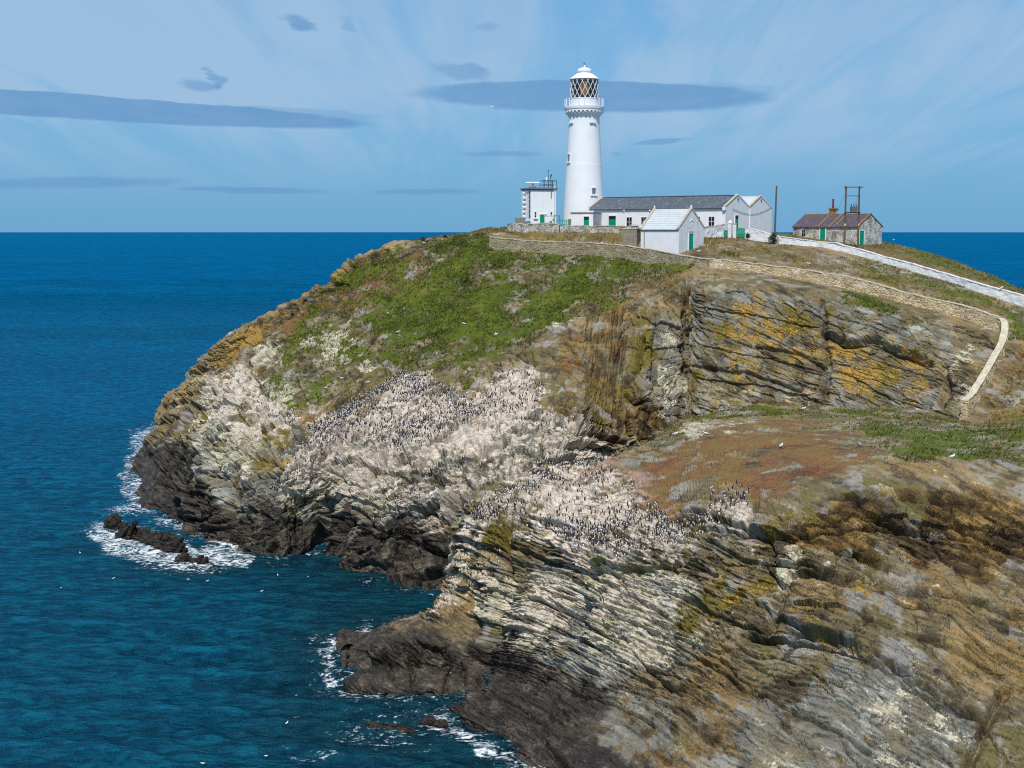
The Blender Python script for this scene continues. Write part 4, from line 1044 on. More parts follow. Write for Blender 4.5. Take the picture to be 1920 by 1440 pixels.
def build_sea():
    # a fan of water from the foot of the cliffs to the horizon
    a_mid = np.radians(np.linspace(-25, 5, 560))
    a_l = np.radians(np.array([-80, -70, -60, -50, -42, -36, -31]))
    a_r = np.radians(np.concatenate([np.linspace(5.3, 30, 60), [38, 46, 55, 65, 80]]))
    ang = np.concatenate([a_l, a_mid, a_r])
    # rows follow equal steps of the sight line down to the water
    dep = np.linspace(math.atan(40 / 55.0), math.atan(40 / 420.0), 400)
    rad = np.concatenate([[8, 25, 42], 40 / np.tan(dep), np.geomspace(428, 70000, 70)])
    Rr, Aa = np.meshgrid(rad, ang, indexing='ij')
    X = Rr * np.sin(Aa); Y = Rr * np.cos(Aa)
    Y = Y
    R, C = X.shape
    x, y = X.ravel(), Y.ravel()
    cell = np.gradient(rad)
    cell = np.repeat(cell, C)
    Z = np.zeros_like(x)
    dX = np.zeros_like(x); dY = np.zeros_like(x)
    r2 = np.random.default_rng(3)
    for k in range(34):
        lam = float(np.exp(r2.uniform(math.log(1.3), math.log(9.0))))
        th = math.radians(-98 + r2.normal(0, 24))
        kx, ky = 2 * math.pi / lam * math.cos(th), 2 * math.pi / lam * math.sin(th)
        ph = r2.uniform(0, 6.28)
        ampl = 0.0105 * lam ** 0.85
        fade = sstep(lam / np.maximum(cell, 1e-3), 2.2, 5.0)
        arg = kx * x + ky * y + ph
        Z += ampl * fade * np.cos(arg)
        dX -= ampl * 0.75 * fade * math.cos(th) * np.sin(arg)
        dY -= ampl * 0.75 * fade * math.sin(th) * np.sin(arg)
    P = np.stack([x + dX, y + dY, Z], 1)
    # distance to the rocks
    shore = np.concatenate([LI['P'][np.abs(LI['P'][:, 2]) < 0.25], LF['P'][np.abs(LF['P'][:, 2]) < 0.25], SKERRY_PTS])
    shore = shore[(shore[:, 1] < 240) & (shore[:, 0] < 40)]
    pick = np.random.default_rng(1).permutation(len(shore))[:900]
    shore = shore[pick][:, :2]
    near = np.nonzero((y > 60) & (y < 260) & (x > -95) & (x < 45))[0]
    dist = np.full(len(x), 1e3, np.float32)
    for ch in np.array_split(near, 24):
        dd = (x[ch][:, None] - shore[:, 0]) ** 2 + (y[ch][:, None] - shore[:, 1]) ** 2
        dist[ch] = np.sqrt(dd.min(1))
    Q = np.stack([x, y, np.zeros_like(x)], 1)
    n1 = fbm(Q * 0.10, 3, 71); n2 = fbm(Q * 0.45, 3, 72)
    px, py = proj(Q)
    pxw, pyw = px + n1 * 26 + n2 * 12, py + n2 * 9
    expo = 0.62 + 0.38 * sstep(-x, 28, 42)
    cove = sstep(px, 470, 560) * (1 - sstep(py, 1130, 1200)) * sstep(py, 1030, 1060)
    foam = (1 - sstep(dist, 0.0, 6.5 + n1 * 4.5)) * 0.72 * expo * (1 - 0.45 * cove)
    for poly, wgt in [([(150, 1000), (200, 985), (250, 1010), (330, 1035), (420, 1010), (490, 1045), (470, 1062), (330, 1068), (200, 1040)], 0.68),
                      ([(232, 850), (250, 805), (300, 790), (300, 880), (260, 945), (215, 945), (225, 900)], 0.62),
                      ([(600, 1225), (640, 1190), (770, 1155), (740, 1185), (640, 1225), (625, 1260), (650, 1300), (605, 1285)], 0.62),
                      ([(780, 1340), (830, 1330), (870, 1370), (960, 1400), (1040, 1450), (980, 1450), (870, 1400), (800, 1370)], 0.62),
                      ([(885, 1402), (930, 1405), (940, 1422), (895, 1424)], 0.85),
                      ([(395, 1012), (440, 1012), (450, 1028), (400, 1028)], 0.9),
                      ([(540, 1405), (640, 1400), (650, 1425), (560, 1435)], 0.40),
                      ([(660, 1080), (720, 1092), (810, 1105), (830, 1125), (760, 1112), (680, 1098)], 0.42),
                      ([(750, 1300), (860, 1303), (860, 1312), (750, 1310)], 0.5),
                      ([(200, 612), (300, 608), (300, 618), (210, 620)], 0.36)]:
        foam = np.maximum(foam, wgt * sstep(poly_sd(pxw, pyw, poly), -12, 10))
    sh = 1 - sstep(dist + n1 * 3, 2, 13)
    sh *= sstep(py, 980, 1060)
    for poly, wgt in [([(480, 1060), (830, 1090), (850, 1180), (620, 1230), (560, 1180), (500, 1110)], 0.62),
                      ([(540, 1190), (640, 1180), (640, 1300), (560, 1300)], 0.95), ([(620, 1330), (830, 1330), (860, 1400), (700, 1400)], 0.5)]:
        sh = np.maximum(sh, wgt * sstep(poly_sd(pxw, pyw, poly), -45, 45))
    P[:, 2] += 0.10 * foam * (n2 + 0.4) * (y < 260)
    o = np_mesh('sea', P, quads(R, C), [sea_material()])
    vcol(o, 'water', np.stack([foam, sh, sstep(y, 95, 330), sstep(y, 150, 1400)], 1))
    o['kind'] = 'structure'
    return o


# ------------------------------------------------------------------ rocks standing in the water off the point
def rock_material():
    m, t, b = new_mat("wet_sea_rock")
    pos = t.node('ShaderNodeTexCoord').outputs['Object']
    n = t.noise(pos, 1.3, 6, 0.65)
    n2 = t.noise(pos, 5.0, 4, 0.6)
    c = t.ramp(t.math('ADD', t.math('MULTIPLY', n, 0.6), t.math('MULTIPLY', n2, 0.4)),
               [(0.36, (0.010, 0.009, 0.008)), (0.52, (0.030, 0.025, 0.020)), (0.66, (0.085, 0.060, 0.036))])
    t.put(b.inputs['Base Color'], c)
    b.inputs['Roughness'].default_value = 0.5
    bp = t.node('ShaderNodeBump'); bp.inputs['Strength'].default_value = 0.8; bp.inputs['Distance'].default_value = 0.25
    t.put(bp.inputs['Height'], n2)
    t.l.new(bp.outputs[0], b.inputs['Normal'])
    return m


ROCKM = rock_material()
_sk = []


def sea_rock(p0, p1, wid, h, seed, label):
    """a ridge of broken slabs between two sight points on the water"""
    a, b_ = at(*p0, Z=0), at(*p1, Z=0)
    c = (a + b_) / 2
    L = np.linalg.norm(b_ - a) / 2 + 0.4
    ang = math.atan2(b_[1] - a[1], b_[0] - a[0])
    nu, nv = 72, 40
    th = np.linspace(0, 2 * math.pi, nu, endpoint=False)
    ph = np.linspace(-0.5, math.pi / 2, nv)
    T, PH = np.meshgrid(th, ph)
    X = np.cos(T) * np.cos(PH); Y = np.sin(T) * np.cos(PH); Zz = np.sin(PH)
    P = np.stack([X * L, Y * wid, Zz * h], -1).reshape(-1, 3)
    N = np.stack([X / L, Y / wid, Zz / h], -1).reshape(-1, 3)
    N /= np.linalg.norm(N, axis=1, keepdims=True)
    R_ = np.array([[math.cos(ang), -math.sin(ang), 0], [math.sin(ang), math.cos(ang), 0], [0, 0, 1]])
    P = P @ R_.T + c; N = N @ R_.T
    s = P[:, 0] * 0.75 - P[:, 2] * 0.55 + fbm(P * 0.3, 2, seed) * 1.4
    d, _ = beds(s, P[:, 1] + P[:, 2], 0.75, 1.6, seed)
    d2, _ = beds(s, P[:, 1] + P[:, 2], 0.28, 0.7, seed + 3)
    dsp = (d - 0.55) * 0.95 * min(1, h) + (d2 - 0.5) * 0.35 + fbm(P * 0.5, 3, seed + 9) * 0.9 * min(1, h)
    P = P + N * dsp[:, None]
    i = np.arange(nu * nv).reshape(nv, nu)
    j = np.roll(i, -1, 1)
    F = np.stack([i[:-1], j[:-1], j[1:], i[1:]], -1).reshape(-1, 4)
    o = np_mesh('sea_rock', P - c, F, [ROCKM], smooth=False)
    o.location = c
    tag(o, label, 'rock', 'rocks in the surf off the point')
    _sk.append(P[np.abs(P[:, 2]) < 0.3])


sea_rock((196, 985), (236, 996), 1.1, 1.6, 301, 'black rock at the outer left end of the surf')
sea_rock((222, 1006), (262, 1008), 0.9, 1.9, 307, 'upright dark rock second from the outer end of the surf')
sea_rock((250, 1004), (345, 1036), 1.3, 1.7, 311, 'long jagged black rock ridge lying in the white surf')
sea_rock((338, 1052), (392, 1058), 0.9, 0.8, 317, 'low black rock awash nearest the bottom of the left surf')
sea_rock((248, 952), (258, 953), 0.35, 0.35, 321, 'tiny black rock alone in foam left of the point')
sea_rock((262, 858), (296, 860), 1.0, 0.8, 325, 'small black rock shelf in foam below the left headland edge')
sea_rock((795, 1352), (835, 1360), 0.6, 0.35, 331, 'low wet rock awash off the near cliff foot')
sea_rock((690, 1362), (770, 1372), 0.9, 0.06, 337, 'brown rock just breaking the water beside the near cliff')
SKERRY_PTS = np.concatenate(_sk)
build_sea()
# ------------------------------------------------------------------ mesh helpers for built things
class MB:
    """collects boxes, prisms, tubes and lathes, links them as one mesh object"""
    def __init__(self):
        self.v, self.f = [], []

    def add(self, verts, faces):
        k = len(self.v)
        self.v += [tuple(map(float, p)) for p in verts]
        self.f += [tuple(i + k for i in fc) for fc in faces]
        return self

    def box(self, x0, x1, y0, y1, z0, z1):
        return self.add([(x0, y0, z0), (x1, y0, z0), (x1, y1, z0), (x0, y1, z0), (x0, y0, z1), (x1, y0, z1), (x1, y1, z1), (x0, y1, z1)],
                        [(0, 3, 2, 1), (4, 5, 6, 7), (0, 1, 5, 4), (1, 2, 6, 5), (2, 3, 7, 6), (3, 0, 4, 7)])

    def prism(self, pts, axis, a, b):
        """polygon pts extruded along an axis ('x','y','z')"""
        def mk(p, h):
            return {'x': (h, p[0], p[1]), 'y': (p[0], h, p[1]), 'z': (p[0], p[1], h)}[axis]
        n = len(pts)
        V = [mk(p, a) for p in pts] + [mk(p, b) for p in pts]
        F = [tuple(range(n)), tuple(range(2 * n - 1, n - 1, -1))] + [(i, i + n, (i + 1) % n + n, (i + 1) % n) for i in range(n)]
        return self.add(V, F)

    def tube(self, p, q, r, n=8, r2=None):
        p, q = Vector(p), Vector(q)
        d = (q - p).normalized()
        u = d.orthogonal().normalized(); w_ = d.cross(u)
        r2 = r if r2 is None else r2
        V = []
        for c, rr in ((p, r), (q, r2)):
            V += [tuple(c + (u * math.cos(a) + w_ * math.sin(a)) * rr) for a in [2 * math.pi * i / n for i in range(n)]]
        F = [tuple(range(n - 1, -1, -1)), tuple(range(n, 2 * n))] + [(i, (i + 1) % n, (i + 1) % n + n, i + n) for i in range(n)]
        return self.add(V, F)

    def lathe(self, prof, n=64, cap=True):
        V, F = [], []
        for r, z in prof:
            V += [(r * math.cos(2 * math.pi * i / n), r * math.sin(2 * math.pi * i / n), z) for i in range(n)]
        for k in range(len(prof) - 1):
            for i in range(n):
                j = (i + 1) % n
                F.append((k * n + i, k * n + j, (k + 1) * n + j, (k + 1) * n + i))
        if cap:
            F.append(tuple(range(n - 1, -1, -1)))
            F.append(tuple(range((len(prof) - 1) * n, len(prof) * n)))
        return self.add(V, F)

    def build(self, name, mat, parent=None, smooth=None, bevel=0.0):
        me = bpy.data.meshes.new(name)
        me.from_pydata(self.v, [], self.f)
        bm = bmesh.new(); bm.from_mesh(me)
        bmesh.ops.recalc_face_normals(bm, faces=bm.faces)
        bm.to_mesh(me); bm.free()
        me.materials.append(mat)
        if smooth:
            me.polygons.foreach_set('use_smooth', [True] * len(me.polygons))
            me.set_sharp_from_angle(angle=math.radians(35))
        o = bpy.data.objects.new(name, me)
        COL.objects.link(o)
        if parent: o.parent = parent
        if bevel:
            md = o.modifiers.new('bevel', 'BEVEL'); md.width = bevel; md.segments = 1; md.limit_method = 'ANGLE'
        return o


def empty(name, loc, rz=0.0):
    o = bpy.data.objects.new(name, None)
    o.location = loc
    o.rotation_euler = (0, 0, rz)
    o.empty_display_size = 0.5
    COL.objects.link(o)
    return o


def painted(name, col, var=0.12, rough=0.6, dirt=None, dirt_amt=0.0, scale=1.2, bump=0.0, low=None, streaky=True):
    """painted or rendered wall: even coat, weather streaks, stains of their own shape"""
    m, t, b = new_mat(name)
    pos = t.node('ShaderNodeTexCoord').outputs['Object']
    n = t.noise(pos, scale, 4, 0.6)
    n2 = t.noise(t.mapping(pos, (2.6, 2.6, 0.28)), 1.0, 4, 0.62) if streaky else t.noise(pos, scale * 3, 4, 0.6)
    lo = tuple(c * (1 - var) for c in col); hi = tuple(min(1, c * (1 + var * 0.5)) for c in col)
    c = t.mix(t.step(n, 0.35, 0.65), lo, hi)
    if dirt:
        mk = t.math('ADD', t.math('MULTIPLY', n2, 0.6), t.math('MULTIPLY', n, 0.4))
        c = t.mix(t.math('MULTIPLY', t.step(mk, 0.62 - dirt_amt * 0.4, 0.74 - dirt_amt * 0.3), 0.85), c, dirt)
    t.put(b.inputs['Base Color'], c)
    b.inputs['Roughness'].default_value = rough
    if bump:
        bp = t.node('ShaderNodeBump'); bp.inputs['Strength'].default_value = 0.6; bp.inputs['Distance'].default_value = bump
        t.put(bp.inputs['Height'], t.noise(pos, 6.0, 3, 0.6))
        t.l.new(bp.outputs[0], b.inputs['Normal'])
    return m


def rubble(name, stone_lo, stone_hi, wash, wash_amt, lich=None, lich_amt=0.0, scale=2.6):
    """rubble stone with a worn coat of limewash"""
    m, t, b = new_mat(name)
    pos = t.node('ShaderNodeTexCoord').outputs['Object']
    v = t.node('ShaderNodeTexVoronoi'); v.inputs['Scale'].default_value = scale
    t.put(v.inputs['Vector'], t.mapping(pos, (1, 1, 1.7)))
    ve = t.node('ShaderNodeTexVoronoi', feature='DISTANCE_TO_EDGE'); ve.inputs['Scale'].default_value = scale
    t.put(ve.inputs['Vector'], t.mapping(pos, (1, 1, 1.7)))
    n = t.noise(pos, 0.7, 5, 0.65)
    nf = t.noise(pos, 5.0, 4, 0.65)
    sep_ = t.node('ShaderNodeSeparateColor'); t.put(sep_.inputs[0], v.outputs['Color'])
    stone = t.mix(sep_.outputs[0], stone_lo, stone_hi)
    mask = t.math('ADD', t.math('MULTIPLY', n, 0.55), t.math('MULTIPLY', nf, 0.45))
    c = t.mix(t.step(mask, 0.66 - wash_amt * 0.32, 0.74 - wash_amt * 0.30), stone, wash)
    if lich:
        c = t.mix(t.math('MULTIPLY', t.step(t.noise(pos, 0.5, 5, 0.7), 0.62 - lich_amt * 0.25, 0.74 - lich_amt * 0.22), 0.85), c, lich)
    t.put(b.inputs['Base Color'], c)
    bp = t.node('ShaderNodeBump'); bp.inputs['Strength'].default_value = 0.8; bp.inputs['Distance'].default_value = 0.10
    t.put(bp.inputs['Height'], t.math('ADD', t.step(ve.outputs['Distance'], 0.0, 0.18), t.math('MULTIPLY', nf, 0.5)))
    t.l.new(bp.outputs[0], b.inputs['Normal'])
    return m


def slates(name, lo, hi, pale, lich=None, amt=0.0):
    m, t, b = new_mat(name)
    pos = t.node('ShaderNodeTexCoord').outputs['Object']
    br = t.node('ShaderNodeTexBrick')
    t.put(br.inputs['Vector'], t.mapping(pos, (1, 1, 1), (math.pi / 2, 0, 0)))
    br.inputs['Color1'].default_value = (*lo, 1); br.inputs['Color2'].default_value = (*hi, 1)
    br.inputs['Mortar'].default_value = (*[c * 0.6 for c in lo], 1)
    br.inputs['Scale'].default_value = 1.0
    br.inputs['Brick Width'].default_value = 0.32; br.inputs['Row Height'].default_value = 0.16
    br.inputs['Mortar Size'].default_value = 0.012
    n = t.noise(pos, 1.4, 5, 0.7)
    n2 = t.noise(t.mapping(pos, (1.2, 0.5, 0.5), (0, 0, 0.5)), 1.0, 4, 0.65)
    c = t.mix(t.math('MULTIPLY', t.step(n, 0.56, 0.68), 0.7), br.outputs[0], pale)
    if lich:
        c = t.mix(t.math('MULTIPLY', t.step(n2, 0.66 - amt * 0.2, 0.74 - amt * 0.2), 0.8), c, lich)
    t.put(b.inputs['Base Color'], c)
    b.inputs['Roughness'].default_value = 0.6
    return m


def glass_pane(name):
    m, t, b = new_mat(name)
    b.inputs['Base Color'].default_value = (0.018, 0.012, 0.028, 1)
    b.inputs['Roughness'].default_value = 0.08
    b.inputs['Specular IOR Level'].default_value = 0.5
    return m


def clear_glass(name):
    m, t, b = new_mat(name)
    t.n.remove(b)
    tr = t.node('ShaderNodeBsdfTransparent'); tr.inputs[0].default_value = (0.80, 0.90, 0.92, 1)
    gl = t.node('ShaderNodeBsdfGlossy'); gl.inputs['Roughness'].default_value = 0.03
    fr = t.node('ShaderNodeFresnel'); fr.inputs['IOR'].default_value = 1.45
    mx = t.node('ShaderNodeMixShader')
    t.put(mx.inputs[0], t.math('ADD', t.math('MULTIPLY', fr.outputs[0], 0.8), 0.04))
    t.l.new(tr.outputs[0], mx.inputs[1]); t.l.new(gl.outputs[0], mx.inputs[2])
    t.l.new(mx.outputs[0], t.n['Material Output'].inputs['Surface'])
    return m


def flat(name, col, rough=0.6, metal=0.0, var=0.15, scale=3.0):
    m, t, b = new_mat(name)
    pos = t.node('ShaderNodeTexCoord').outputs['Object']
    n = t.noise(pos, scale, 4, 0.6)
    t.put(b.inputs['Base Color'], t.mix(n, tuple(c * (1 - var) for c in col), tuple(min(1, c * (1 + var)) for c in col)))
    b.inputs['Roughness'].default_value = rough
    b.inputs['Metallic'].default_value = metal
    return m


MW = painted('white_masonry_paint', (0.74, 0.75, 0.77), 0.05, 0.65, (0.55, 0.54, 0.52), 0.02, 0.6)
MTOW = painted('white_tower_paint', (0.76, 0.765, 0.785), 0.03, 0.6, (0.62, 0.61, 0.60), -0.06, 0.35)
MWD = painted('weathered_white_render', (0.66, 0.665, 0.67), 0.12, 0.8, (0.20, 0.195, 0.185), 0.12, 1.1, 0.04)
MWG = painted('white_gable_render', (0.79, 0.80, 0.82), 0.04, 0.7, (0.60, 0.59, 0.57), 0.0, 0.8)
MROOFW = painted('whitewashed_slate', (0.50, 0.54, 0.56), 0.07, 0.6, (0.36, 0.37, 0.36), 0.06, 1.6, streaky=False)
MGREEN = flat('green_gloss_paint', (0.0, 0.26, 0.155), 0.35, 0, 0.08)
MMINT = flat('mint_green_paint', (0.16, 0.55, 0.40), 0.45, 0, 0.1)
MSLATE = slates('grey_slate', (0.075, 0.092, 0.112), (0.115, 0.135, 0.155), (0.30, 0.32, 0.34))
MPURP = slates('purple_slate', (0.080, 0.064, 0.080), (0.125, 0.100, 0.120), (0.17, 0.14, 0.14), (0.26, 0.19, 0.09), 0.05)
MGLASS = glass_pane('dark_window_glass')
MCLEAR = clear_glass('lantern_glass')
MFRAME = flat('white_frame_paint', (0.78, 0.78, 0.79), 0.45, 0, 0.03)
MCOPE = painted('lichened_coping_stone', (0.46, 0.42, 0.33), 0.2, 0.85, (0.33, 0.24, 0.07), 0.14, 2.2, 0.03, streaky=False)
MIRON = flat('dark_grey_iron', (0.05, 0.06, 0.075), 0.5, 0.3, 0.2)
MGREY = flat('grey_fascia_paint', (0.16, 0.17, 0.185), 0.6, 0, 0.15)
MWOOD = flat('weathered_pole_wood', (0.115, 0.085, 0.062), 0.85, 0, 0.3, 2.0)
MTRANS = flat('transformer_grey_paint', (0.13, 0.15, 0.17), 0.5, 0.2, 0.15)
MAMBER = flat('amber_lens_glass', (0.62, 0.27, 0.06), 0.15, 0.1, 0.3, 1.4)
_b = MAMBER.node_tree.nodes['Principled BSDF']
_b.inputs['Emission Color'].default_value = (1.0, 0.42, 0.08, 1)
_b.inputs['Emission Strength'].default_value = 0.22  # weak daytime glow stands in for light refracted by the lens
MBRASS = flat('dark_brass_lens_frame', (0.06, 0.045, 0.03), 0.4, 0.6, 0.25)
MBLUEG = flat('blue_green_panel', (0.05, 0.20, 0.24), 0.1, 0.2, 0.4, 1.5)  # colour of the outer panels added behind the lantern glass
MRUST = flat('rust_stain', (0.42, 0.17, 0.05), 0.8, 0, 0.3, 4)
MBRICK = painted('ochre_lichened_brick', (0.30, 0.165, 0.055), 0.3, 0.85, (0.40, 0.33, 0.24), 0.15, 3.0, 0.05, streaky=False)
MPOT = flat('dark_red_clay', (0.155, 0.035, 0.045), 0.7, 0, 0.2)
MORANGE = flat('orange_enamel', (0.80, 0.36, 0.03), 0.4, 0, 0.1)
MYELLOW = flat('yellow_enamel', (0.75, 0.66, 0.06), 0.4, 0, 0.05)
MCONC = painted('grey_brown_concrete', (0.24, 0.215, 0.165), 0.18, 0.9, (0.38, 0.35, 0.28), 0.14, 1.4, 0.05)
MWALL_IN = rubble('limewashed_rubble', (0.20, 0.165, 0.10), (0.37, 0.33, 0.25), (0.56, 0.55, 0.52), 0.62, (0.19, 0.17, 0.08), 0.22)
MWALL_OUT = rubble('weathered_boundary_stone', (0.20, 0.16, 0.085), (0.32, 0.27, 0.17), (0.34, 0.29, 0.195), 0.6, (0.40, 0.36, 0.28), 0.16, 2.2)
MWALL_OCH = rubble('ochre_lichened_stone', (0.32, 0.22, 0.10), (0.56, 0.48, 0.36), (0.54, 0.42, 0.22), 0.58, (0.70, 0.62, 0.49), 0.28, 2.0)
MWALL_W = painted('whitewashed_wall', (0.66, 0.67, 0.68), 0.08, 0.8, (0.42, 0.41, 0.38), 0.04, 1.2, 0.12)
MCOT = rubble('flaking_limewashed_stone', (0.17, 0.16, 0.12), (0.34, 0.33, 0.28), (0.60, 0.60, 0.56), 0.70, (0.12, 0.13, 0.07), 0.10, 2.4)
MCOPE_W = painted('pale_wall_coping', (0.52, 0.46, 0.34), 0.22, 0.9, (0.40, 0.29, 0.12), 0.10, 2.0, 0.05, streaky=False)


def sash(parent, mat_ok, x, z, wd, ht, y, mull=1, bar=True, sill=True, out=-1, name='window'):
    """window on a wall facing local -y: white casing, dark panes, glazing bars, sill"""
    w_ = MB().box(x - wd / 2 - 0.10, x + wd / 2 + 0.10, y - 0.035, y + 0.02, z - 0.06, z + ht + 0.10).build(name, mat_ok, parent)
    nv, nh = mull + 1, 2 if bar else 1
    pw, ph = wd / nv, ht / nh
    for i in range(nv):
        for j in range(nh):
            MB().box(x - wd / 2 + i * pw + 0.035, x - wd / 2 + (i + 1) * pw - 0.035, y - 0.045, y - 0.02, z + j * ph + 0.035, z + (j + 1) * ph - 0.035).build('pane', MGLASS, w_)
    if sill:
        MB().box(x - wd / 2 - 0.22, x + wd / 2 + 0.22, y - 0.22, y + 0.01, z - 0.20, z - 0.065).build('sill', MFRAME, w_)
    return w_


def door(parent, x, z, wd, ht, y, fan=False, mat=None):
    d_ = MB().box(x - wd / 2, x + wd / 2, y - 0.05, y + 0.02, z, z + ht).build('door', mat or MGREEN, parent)
    fr = MB()
    fr.box(x - wd / 2 - 0.14, x - wd / 2 - 0.003, y - 0.11, y + 0.02, z, z + ht + 0.14)
    fr.box(x + wd / 2 + 0.003, x + wd / 2 + 0.14, y - 0.11, y + 0.02, z, z + ht + 0.14)
    fr.box(x - wd / 2 - 0.003, x + wd / 2 + 0.003, y - 0.11, y + 0.02, z + ht + 0.003, z + ht + 0.14)
    fr.build('frame', MFRAME, d_)
    for k in range(2):
        MB().box(x - wd * 0.38, x - 0.04 if k == 0 else x + wd * 0.38, y - 0.062, y - 0.045, z + 0.25, z + ht * 0.5).build('panel', mat or MGREEN, d_) if k == 0 else \
            MB().box(x + 0.04, x + wd * 0.38, y - 0.062, y - 0.045, z + 0.25, z + ht * 0.5).build('panel', mat or MGREEN, d_)
    if fan:
        MB().box(x - wd / 2 + 0.05, x + wd / 2 - 0.05, y - 0.066, y - 0.04, z + ht * 0.76, z + ht * 0.97).build('fanlight', MGLASS, d_)
    MB().tube((x + wd * 0.36, y - 0.12, z + ht * 0.48), (x + wd * 0.36, y - 0.05, z + ht * 0.48), 0.035).build('handle', MIRON, d_)
    return d_


# ------------------------------------------------------------------ lighthouse
LH = empty('lighthouse', (13.85, 250.0, 40.417))
LH.scale = (1.03, 1.03, 1.011)
tag(LH, 'tall white round lighthouse tower with a diamond-paned lantern', 'lighthouse')


def hz(py):
    return (434 - py) * 0.1 - 0.4      # height above the tower's base for a level seen at py


prof = [(3.86, -1.0), (3.84, 0.6), (3.80, 1.5), (3.66, hz(372)), (3.50, hz(345)), (3.34, hz(312)), (3.33, hz(308.2)), (3.30, hz(308)), (3.08, hz(270)), (2.93, hz(240)), (2.86, hz(222)), (2.86, hz(219.5))]
MB().lathe(prof, 96).build('tower', MTOW, LH, True)
g = MB().lathe([(2.87, hz(219.4)), (2.95, hz(218)), (3.15, hz(215)), (3.38, hz(212.6)), (3.40, hz(211.4))], 96)
g.build('corbel', MTOW, LH, True)
for k in range(28):
    a = 2 * math.pi * k / 28
    b_ = MB()
    ca, sa = math.cos(a), math.sin(a)
    for (r0, r1, z0, z1) in ((3.10, 3.60, hz(211.2), hz(209.0)),):
        V = []
        for r in (r0, r1):
            for sgn in (-1, 1):
                for z in (z0, z1):
                    V.append((r * ca - sgn * 0.17 * sa, r * sa + sgn * 0.17 * ca, z))
        b_.add(V, [(0, 1, 3, 2), (4, 6, 7, 5), (0, 4, 5, 1), (2, 3, 7, 6), (1, 5, 7, 3), (0, 2, 6, 4)])
    b_.build('bracket', MTOW, LH)
MB().lathe([(2.9, hz(211.3)), (3.02, hz(208.9)), (3.55, hz(208.8)), (3.58, hz(205)), (3.66, hz(204.8)), (3.74, hz(201.5)), (3.74, hz(199.6)), (2.4, hz(199.3))], 96).build('gallery', MTOW, LH, True)
for k in range(22):
    a = 2 * math.pi * (k + 0.3) / 22
    x, y = 3.62 * math.cos(a), 3.62 * math.sin(a)
    p = MB().tube((x, y, hz(199.7)), (x, y, hz(185)), 0.085, 8).build('rail_post', MFRAME, LH, True)
for zz in (hz(186), hz(190.5), hz(195)):
    rg = MB()
    for k in range(66):
        a0, a1 = 2 * math.pi * k / 66, 2 * math.pi * (k + 1) / 66
        rg.tube((3.62 * math.cos(a0), 3.62 * math.sin(a0), zz), (3.62 * math.cos(a1), 3.62 * math.sin(a1), zz), 0.022, 5)
    rg.build('rail', MFRAME, LH, True)
MB().lathe([(2.74, hz(199.4)), (2.74, hz(185.5)), (2.80, hz(185.4)), (2.80, hz(184.2)), (2.3, hz(184))], 80).build('lantern_wall', MTOW, LH, True)
lg = MB().lathe([(2.56, hz(184)), (2.56, hz(148.6))], 64, cap=False).build('lantern_glazing', MCLEAR, LH, True)
zb, zt, rl = hz(184), hz(148.6), 2.59
for sgn in (-1, 1):
    for k in range(16):
        bar = MB()
        a0 = 2 * math.pi * k / 16
        for i in range(8):
            u0, u1 = i / 8, (i + 1) / 8
            A0, A1 = a0 + sgn * 0.69 * u0, a0 + sgn * 0.69 * u1
            bar.tube((rl * math.cos(A0), rl * math.sin(A0), zb + (zt - zb) * u0), (rl * math.cos(A1), rl * math.sin(A1), zb + (zt - zb) * u1), 0.05, 5)
        bar.build('glazing_bar', MFRAME, lg, True)
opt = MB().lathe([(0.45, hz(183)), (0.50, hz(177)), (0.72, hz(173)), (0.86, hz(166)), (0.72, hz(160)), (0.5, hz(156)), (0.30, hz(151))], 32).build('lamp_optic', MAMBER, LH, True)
for k in range(6):
    a = 2 * math.pi * (k + 0.25) / 6
    MB().tube((1.36 * math.cos(a), 1.36 * math.sin(a), hz(184)), (1.36 * math.cos(a), 1.36 * math.sin(a), hz(150)), 0.06, 6).build('lens_post', MBRASS, opt, True)
for zz in (hz(180), hz(152)):
    rg = MB()
    for k in range(24):
        a0, a1 = 2 * math.pi * k / 24, 2 * math.pi * (k + 1) / 24
        rg.tube((1.36 * math.cos(a0), 1.36 * math.sin(a0), zz), (1.36 * math.cos(a1), 1.36 * math.sin(a1), zz), 0.07, 5)
    rg.build('lens_ring', MBRASS, opt, True)
MB().lathe([(1.55, hz(184)), (1.5, hz(179)), (1.3, hz(178.5)), (1.3, hz(184))], 32).build('lens_pedestal', MBRASS, opt, True)
for k in range(11):
    a = math.radians(15 + 15 * k)
    MB().box(-0.30, 0.30, -0.03, 0.03, hz(183), hz(150)).build('filler_panel', MBRASS if 2 < k < 8 else MBLUEG, LH).matrix_local = Matrix.Translation((2.25 * math.cos(a), 2.25 * math.sin(a), 0)) @ Matrix.Rotation(a + math.pi / 2, 4, 'Z')  # panels added at the back to darken the view through the lantern
rf = MB().lathe([(2.72, hz(149.4)), (2.76, hz(148.6)), (2.72, hz(147.4)), (2.35, hz(144.6)), (1.95, hz(141.6)), (1.62, hz(139.0)), (1.36, hz(137.6))], 72).build('lantern_roof', MTOW, LH, True)
MB().lathe([(1.18, hz(138)), (1.22, hz(136.2)), (1.34, hz(134.5)), (1.34, hz(131.2)), (1.22, hz(129.6)), (0.85, hz(127.9)), (0.42, hz(126.7)), (0.16, hz(126.0)), (0.10, hz(122.5)), (0.03, hz(122.0))], 48).build('roof_vent', MTOW, rf, True)
v_ = MB().tube((0, 0, hz(122.6)), (0, 0, hz(116)), 0.03, 6)
v_.prism([(-0.30, hz(119.5)), (-0.05, hz(120.4)), (-0.05, hz(118.4))], 'y', -0.02, 0.02)
v_.box(0.02, 0.24, -0.02, 0.02, hz(120.3), hz(119.7))
